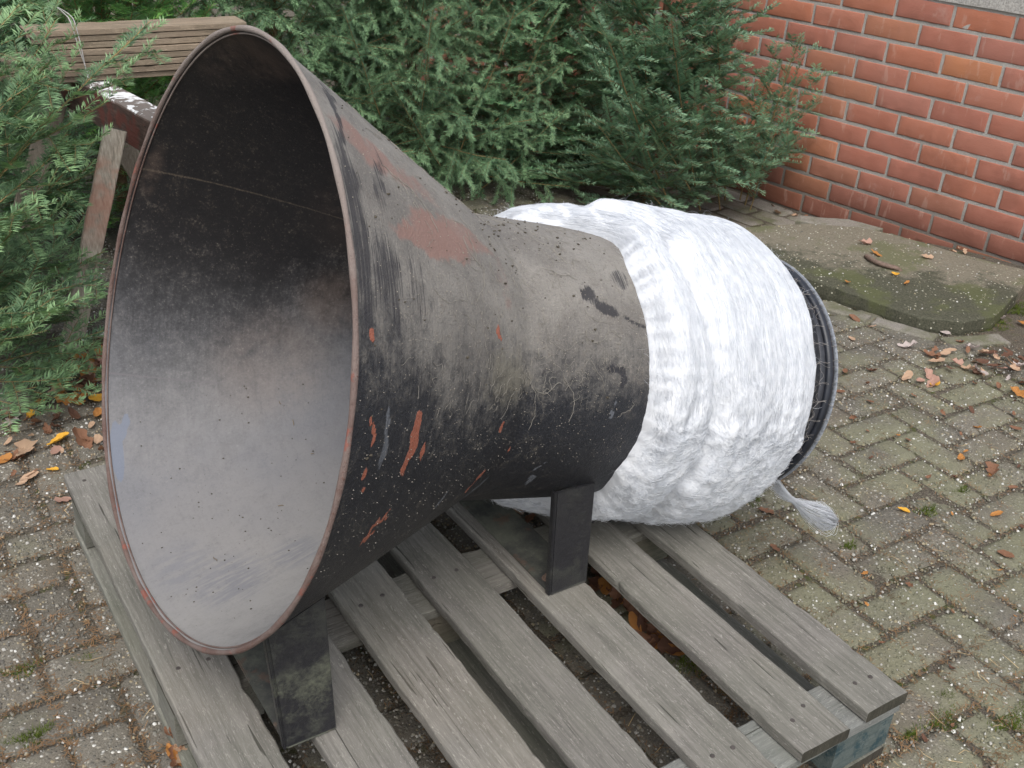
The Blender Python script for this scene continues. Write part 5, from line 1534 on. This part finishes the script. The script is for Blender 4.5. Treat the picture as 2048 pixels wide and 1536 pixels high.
named = [
 (118, 884, .055, 'oval', 'yellow', 'bright yellow leaf left of the funnel mouth, largest of the yellow ones'),
 (112, 905, .042, 'oval', 'pink', 'pinkish leaf tucked under the bright yellow one'),
 (106, 943, .026, 'oval', 'yellow', 'small yellow leaf just above the far left corner of the pallet'),
 (60, 958, .042, 'oval', 'tan', 'pale tan leaf lying left of the far pallet corner'),
 (45, 970, .028, 'oval', 'tan', 'small tan leaf touching the larger tan one left of the pallet'),
 (30, 920, .042, 'oval', 'brown', 'smooth brown leaf at the lower left of the leaf drift'),
 (5, 925, .045, 'oval', 'orange', 'orange leaf cut by the left edge of the picture'),
 (50, 905, .085, 'oak', 'tan', 'big crumpled tan oak leaf at the lower end of the left leaf drift'),
 (62, 835, .034, 'oval', 'yellow', 'yellow oval leaf beside the grey lobed leaf'),
 (25, 845, .060, 'oak', 'pale', 'pale grey lobed leaf at the left, under the fir'),
 (85, 808, .045, 'oak', 'orange', 'ochre lobed leaf at the left end of the drift'),
 (160, 812, .040, 'oval', 'orange', 'amber oval leaf in the drift near the funnel rim'),
 (148, 832, .040, 'oval', 'darkbrown', 'dark brown leaf below the amber oval leaf'),
 (200, 800, .055, 'oval', 'yellow', 'large yellow leaf half hidden behind the funnel rim'),
 (196, 830, .040, 'oval', 'orange', 'orange leaf touching the left side of the funnel rim'),
 (198, 885, .042, 'oval', 'tan', 'tan leaf beside the rim, lowest of the ones touching it'),
 (165, 885, .065, 'oak', 'brown', 'brown lobed leaf right of the bright yellow leaf'),
 (150, 728, .035, 'oval', 'orange', 'orange leaf at the foot of the sawhorse leg'),
 (128, 1003, .040, 'oak', 'pink', 'pinkish brown leaf leaning on the far left pallet block'),
 (1806, 1024, .030, 'oval', 'yellow', 'bright yellow leaf lying alone on the mossy pavers at the right'),
 (2010, 1113, .036, 'oval', 'brown', 'brown oval leaf alone on the pavers near the right edge'),
 (1992, 1032, .030, 'oval', 'orange', 'orange curled leaf near the right edge of the pavers'),
 (1921, 920, .034, 'oval', 'orange', 'ochre leaf with a stalk right of the yellow one by the ring'),
 (1868, 772, .036, 'oval', 'yellow', 'yellow leaf with dark edge on the right leaf cluster'),
 (1813, 758, .042, 'oval', 'tan', 'pale tan leaf at the left end of the right leaf cluster'),
 (1840, 765, .040, 'oval', 'pink', 'pinkish leaf in the middle of the right leaf cluster'),
 (1858, 755, .045, 'oak', 'pink', 'dusty pink oak leaf on top of the right leaf cluster'),
 (1740, 806, .026, 'oval', 'brown', 'small reddish leaf right of the black ring'),
 (1680, 786, .028, 'oval', 'brown', 'curled brown leaf close to the black ring'),
 (1742, 745, .030, 'oak', 'darkbrown', 'dark reddish leaf above the small reddish one'),
 (1690, 745, .028, 'oval', 'brown', 'rust brown leaf touching the ring edge'),
 (1703, 680, .030, 'oval', 'tan', 'round tan leaf between the ring and the slab'),
 (1708, 640, .040, 'oval', 'brown', 'long brown leaf under the slab edge'),
 (1743, 656, .026, 'oval', 'tan', 'small cream leaf below the slab edge'),
 (1815, 697, .055, 'oak', 'pale', 'pale lobed oak leaf below the slab corner'),
 (1862, 715, .050, 'oak', 'brown', 'brown lobed leaf right of the pale oak leaf'),
 (1890, 668, .035, 'oval', 'pale', 'pale leaf standing at the clipped slab corner'),
 (2000, 640, .050, 'oak', 'pale', 'pale oak leaf right of the slab corner'),
 (2045, 650, .040, 'oval', 'orange', 'orange leaf at the right edge by the slab'),
 (2035, 790, .050, 'oak', 'orange', 'orange lobed leaf at the right edge below the leaf drift'),
 (1330, 1045, .045, 'oak', 'darkbrown', 'dark leaf beside the pallet just under the white netting'),
 (1550, 1100, .028, 'oak', 'brown', 'small brown leaf beside the right edge of the pallet'),
 (1530, 1025, .045, 'oak', 'brown', 'brown crumpled leaf under the white netting at its right'),
 (1985, 945, .050, 'oak', 'brown', 'red brown lobed leaf pressed onto the pavers at the right'),
 (2030, 860, .030, 'oval', 'brown', 'brown leaf at the right edge above the pressed lobed leaf'),
]
for k, (px, py, sz, kd, cl, lb) in enumerate(named):
    P = groundpt(px, py); leaf(P[0], P[1], float(gz(P[0], P[1])), sz, kd, cl, lb, seed=k + 1, tilt=.2)
onslab = [(1729, 487, .050, 'oak', 'pink', 'pinkish oak leaf on the slab behind the lifting ring'), (1854, 515, .042, 'oak', 'tan', 'pale tan leaf on the slab right of the lifting ring'),
          (1791, 550, .030, 'oval', 'yellow', 'bright yellow leaf on the slab below the lifting ring'), (1813, 568, .028, 'oval', 'orange', 'small orange leaf on the slab below the yellow one'),
          (1695, 566, .026, 'oval', 'orange', 'small tan orange leaf on the near part of the slab'), (1752, 508, .045, 'oak', 'orange', 'orange leaf caught in the lifting ring')]
for k, (px, py, sz, kd, cl, lb) in enumerate(onslab):
    P = groundpt(px, py, .026); leaf(P[0], P[1], .024, sz, kd, cl, lb, seed=k + 61, tilt=.15)
P = groundpt(1627, 445); leaf(P[0], P[1], float(gz(P[0], P[1])) + .003, .04, 'oval', 'orange', 'orange leaf on the small pavers at the foot of the wall', seed=90)
P = groundpt(1553, 428); leaf(P[0], P[1], float(gz(P[0], P[1])) + .003, .05, 'oak', 'tan', 'tan dry leaf on the small pavers beside the wall fir', seed=91)
# drifts: leaves nothing tells apart
def drift(n, area, label, group, seed, cols, smin=.025, smax=.055, zoff=.0, layer=.015):
    r = random.Random(seed)
    for k in range(n):
        px, py = area(r); P = groundpt(px, py)
        leaf(P[0], P[1], float(gz(P[0], P[1])) + zoff + r.random() * layer, r.uniform(smin, smax), 'oak' if r.random() < .6 else 'oval', r.choice(cols), label, group, tilt=.35, seed=seed * 100 + k)
drift(60, lambda r: (r.uniform(95, 260), 790 - abs(r.gauss(0, 34)) + r.gauss(0, 12)), 'one of the brown leaves in the loose drift left of the funnel mouth', 'brown leaves drifted left of the funnel mouth', 3, ['brown', 'brown', 'darkbrown', 'tan', 'orange', 'pink'])
drift(26, lambda r: (r.uniform(0, 230), r.uniform(830, 960)), 'one of the small brown leaves scattered between drift and pallet at left', 'small brown leaves scattered at left', 4, ['brown', 'darkbrown', 'tan', 'brown'], .016, .034, 0, .003)
drift(46, lambda r: (2070 - 210 * r.random() ** 1.3, 700 + r.random() * 62 + r.gauss(0, 12)), 'one of the brown leaves in the drift right of the slab corner', 'brown leaves drifted right of the slab corner', 5, ['brown', 'darkbrown', 'pink', 'brown', 'pink', 'tan', 'darkbrown', 'pale'], .02, .05)
drift(26, lambda r: (r.uniform(1700, 2048), r.uniform(760, 1000)), 'one of the small brown leaf scraps on the pavers right of the ring', 'small leaf scraps on the right pavers', 6, ['brown', 'darkbrown', 'orange', 'brown'], .012, .026, 0, .002)
drift(14, lambda r: (r.uniform(1700, 2048), r.uniform(1000, 1500)), 'one of the small leaf scraps on the pavers right of the pallet', 'small leaf scraps right of the pallet', 7, ['brown', 'darkbrown', 'orange'], .010, .020, 0, .002)
drift(34, lambda r: (lambda q: (1180 + q * 170 + r.gauss(0, 12), 1160 + q * 170 + r.gauss(0, 14)))(r.random()), 'one of the wet rust brown leaves under the pallet gap beside the rear bracket', 'wet leaves under the pallet', 8, ['brown', 'brown', 'orange', 'darkbrown'], .03, .055, 0, .02)
drift(16, lambda r: (lambda q: (930 + q * 330 + r.gauss(0, 8), 1190 + q * 330 + r.gauss(0, 10)))(r.random()), 'one of the brown leaves under the middle gaps of the pallet', 'brown leaves under the middle of the pallet', 9, ['brown', 'orange', 'darkbrown'], .025, .045)
drift(12, lambda r: (r.uniform(880, 1110), r.uniform(1015, 1060)), 'one of the brown leaves on the ground behind the rear bracket', 'brown leaves behind the rear bracket', 10, ['brown', 'tan', 'darkbrown'], .03, .05)
drift(10, lambda r: (r.uniform(340, 400), r.uniform(1480, 1536)), 'one of the orange brown leaves under the near left corner of the pallet', 'leaves under the near left pallet corner', 11, ['orange', 'brown', 'tan'], .02, .04)
def walldrift():
    r = random.Random(12)
    for k in range(34):
        al = r.uniform(-.1, 1.35); dw = r.uniform(.01, .07)
        x = WX + WD[0] * al + WN[0] * dw; y = WY + WD[1] * al + WN[1] * dw
        leaf(x, y, float(gz(x, y)), r.uniform(.012, .03), 'oak', r.choice(['brown', 'darkbrown', 'tan']), 'one of the dry leaf scraps in the gutter between slab and wall', 'leaf scraps along the wall foot', seed=1200 + k)
walldrift()
# needle litter, straws, grit and moss on the paving
def litter(n, seed, area, lmin, lmax, wd, mat, name, label, cat, zo=.0015, tiltz=.15):
    rg = np.random.default_rng(seed)
    px, py = area(rg, n)
    P = np.array([groundpt(a, b) for a, b in zip(px, py)])
    a = rg.uniform(0, 2 * PI, n); D = np.stack([np.cos(a), np.sin(a), rg.normal(0, tiltz, n)], -1)
    Lh = rg.uniform(lmin, lmax, n)[:, None]; Sx = np.stack([-np.sin(a), np.cos(a), 0 * a], -1) * wd
    P[:, 2] += zo; bend = Sx / wd * rg.normal(0, .15, n)[:, None] * Lh
    up = np.array([0, 0, 1.0]) * np.abs(D[:, 2:3]) * Lh * .5
    V = np.stack([P - D * Lh / 2 - Sx + up, P - D * Lh / 2 + Sx + up, P + bend + Sx + up + [0, 0, .0008], P + bend - Sx + up + [0, 0, .0008], P + D * Lh / 2 + up, ], 1)
    F = np.array([[0, 1, 2], [0, 2, 3], [3, 2, 4]])
    F = (np.arange(n)[:, None, None] * 5 + F[None]).reshape(-1, 3)
    o = mk_np(name, V.reshape(-1, 3), F, mat, None, False); tag(o, label, cat, kind='stuff'); return o
MAT_LIT = simple('brown_litter', (.19, .11, .055), .9, .1, 9, .6)
MAT_STRAW = simple('pale_straw', (.42, .31, .17), .85, .1, 9, .4)
# litter gathers in the joints
def joint_area(x0, x1, y0, y1):
    def f(rg, n):
        px = rg.uniform(x0, x1, n * 3); py = y0 + (y1 - y0) * rg.random(n * 3) ** .9
        P = np.array([groundpt(a, b)[:2] for a, b in zip(px, py)])
        gx = ((P[:, 0] - 1.002) / PITCH) % 1; gy = ((P[:, 1] - .870) / PITCH) % 1
        e = np.minimum(np.minimum(gx, 1 - gx), np.minimum(gy, 1 - gy))
        pat = np.array([mnoise.noise(Vector((p[0] * 4, p[1] * 4, 5))) for p in P])
        w_ = np.exp(-(e / .10) ** 2) + .10 + .5 * np.clip(pat, 0, 1); k = np.argsort(-(w_ * rg.random(n * 3)))[:n]
        return px[k], py[k]
    return f
litter(5200, 1, joint_area(1380, 2080, 600, 1560), .006, .018, .0005, MAT_LIT, 'needle_litter', 'brown needle litter gathered in the joints of the right hand pavers', 'litter')
litter(3600, 2, joint_area(-20, 420, 780, 1560), .006, .018, .0005, MAT_LIT, 'needle_litter', 'brown needle litter scattered over the pavers left of the pallet', 'litter')
litter(1500, 3, joint_area(600, 1500, 1010, 1560), .006, .018, .0005, MAT_LIT, 'needle_litter', 'brown needle litter on the ground under the pallet', 'litter')
litter(110, 4, lambda rg, n: (rg.uniform(0, 2048, n), rg.uniform(700, 1536, n)), .015, .045, .0007, MAT_STRAW, 'straw', 'pale bits of straw scattered over the paving', 'straw', .004)
MAT_MOSS = simple('joint_moss', (.085, .115, .020), .95, .05, 60, .4)
def moss(n, spots, name, label):
    rg = np.random.default_rng(21); Vs = []; 
    for (px, py, rr, m_) in spots:
        P0 = groundpt(px, py)
        a = rg.uniform(0, 2 * PI, m_); q = rr * np.sqrt(rg.random(m_)) * (1 + .4 * np.sin(a * 3))
        x = P0[0] + np.cos(a) * q; y = P0[1] + np.sin(a) * q * .5; z = gz(x, y) - .002
        D = np.stack([rg.normal(0, .5, m_), rg.normal(0, .5, m_), np.ones(m_)], -1); L = rg.uniform(.004, .012, m_)[:, None]
        S_ = np.stack([np.cos(a * 7), np.sin(a * 7), 0 * a], -1) * .0007; P = np.stack([x, y, z], -1)
        Vs.append(np.stack([P - S_, P + S_, P + D * L], 1).reshape(-1, 3))
    V = np.concatenate(Vs); F = np.arange(len(V)).reshape(-1, 3)
    o = mk_np(name, V, F, MAT_MOSS, None, False); tag(o, label, 'moss', kind='stuff')
sp_ = [(1855, 1022, .03, 260), (1700, 1092, .02, 150), (1925, 980, .02, 120), (1890, 1390, .02, 160), (2035, 1440, .05, 600), (1960, 640, .12, 1800), (2040, 620, .08, 1000), (60, 1475, .03, 500), (45, 1340, .03, 250), (170, 1320, .02, 200), (1370, 1330, .05, 500), (1640, 1280, .03, 300), (1560, 470, .10, 700), (1820, 1470, .02, 250), (1880, 1440, .04, 400), (1500, 1000, .04, 300)]
moss(0, sp_, 'moss', 'bright green moss tufts growing in the paving joints')
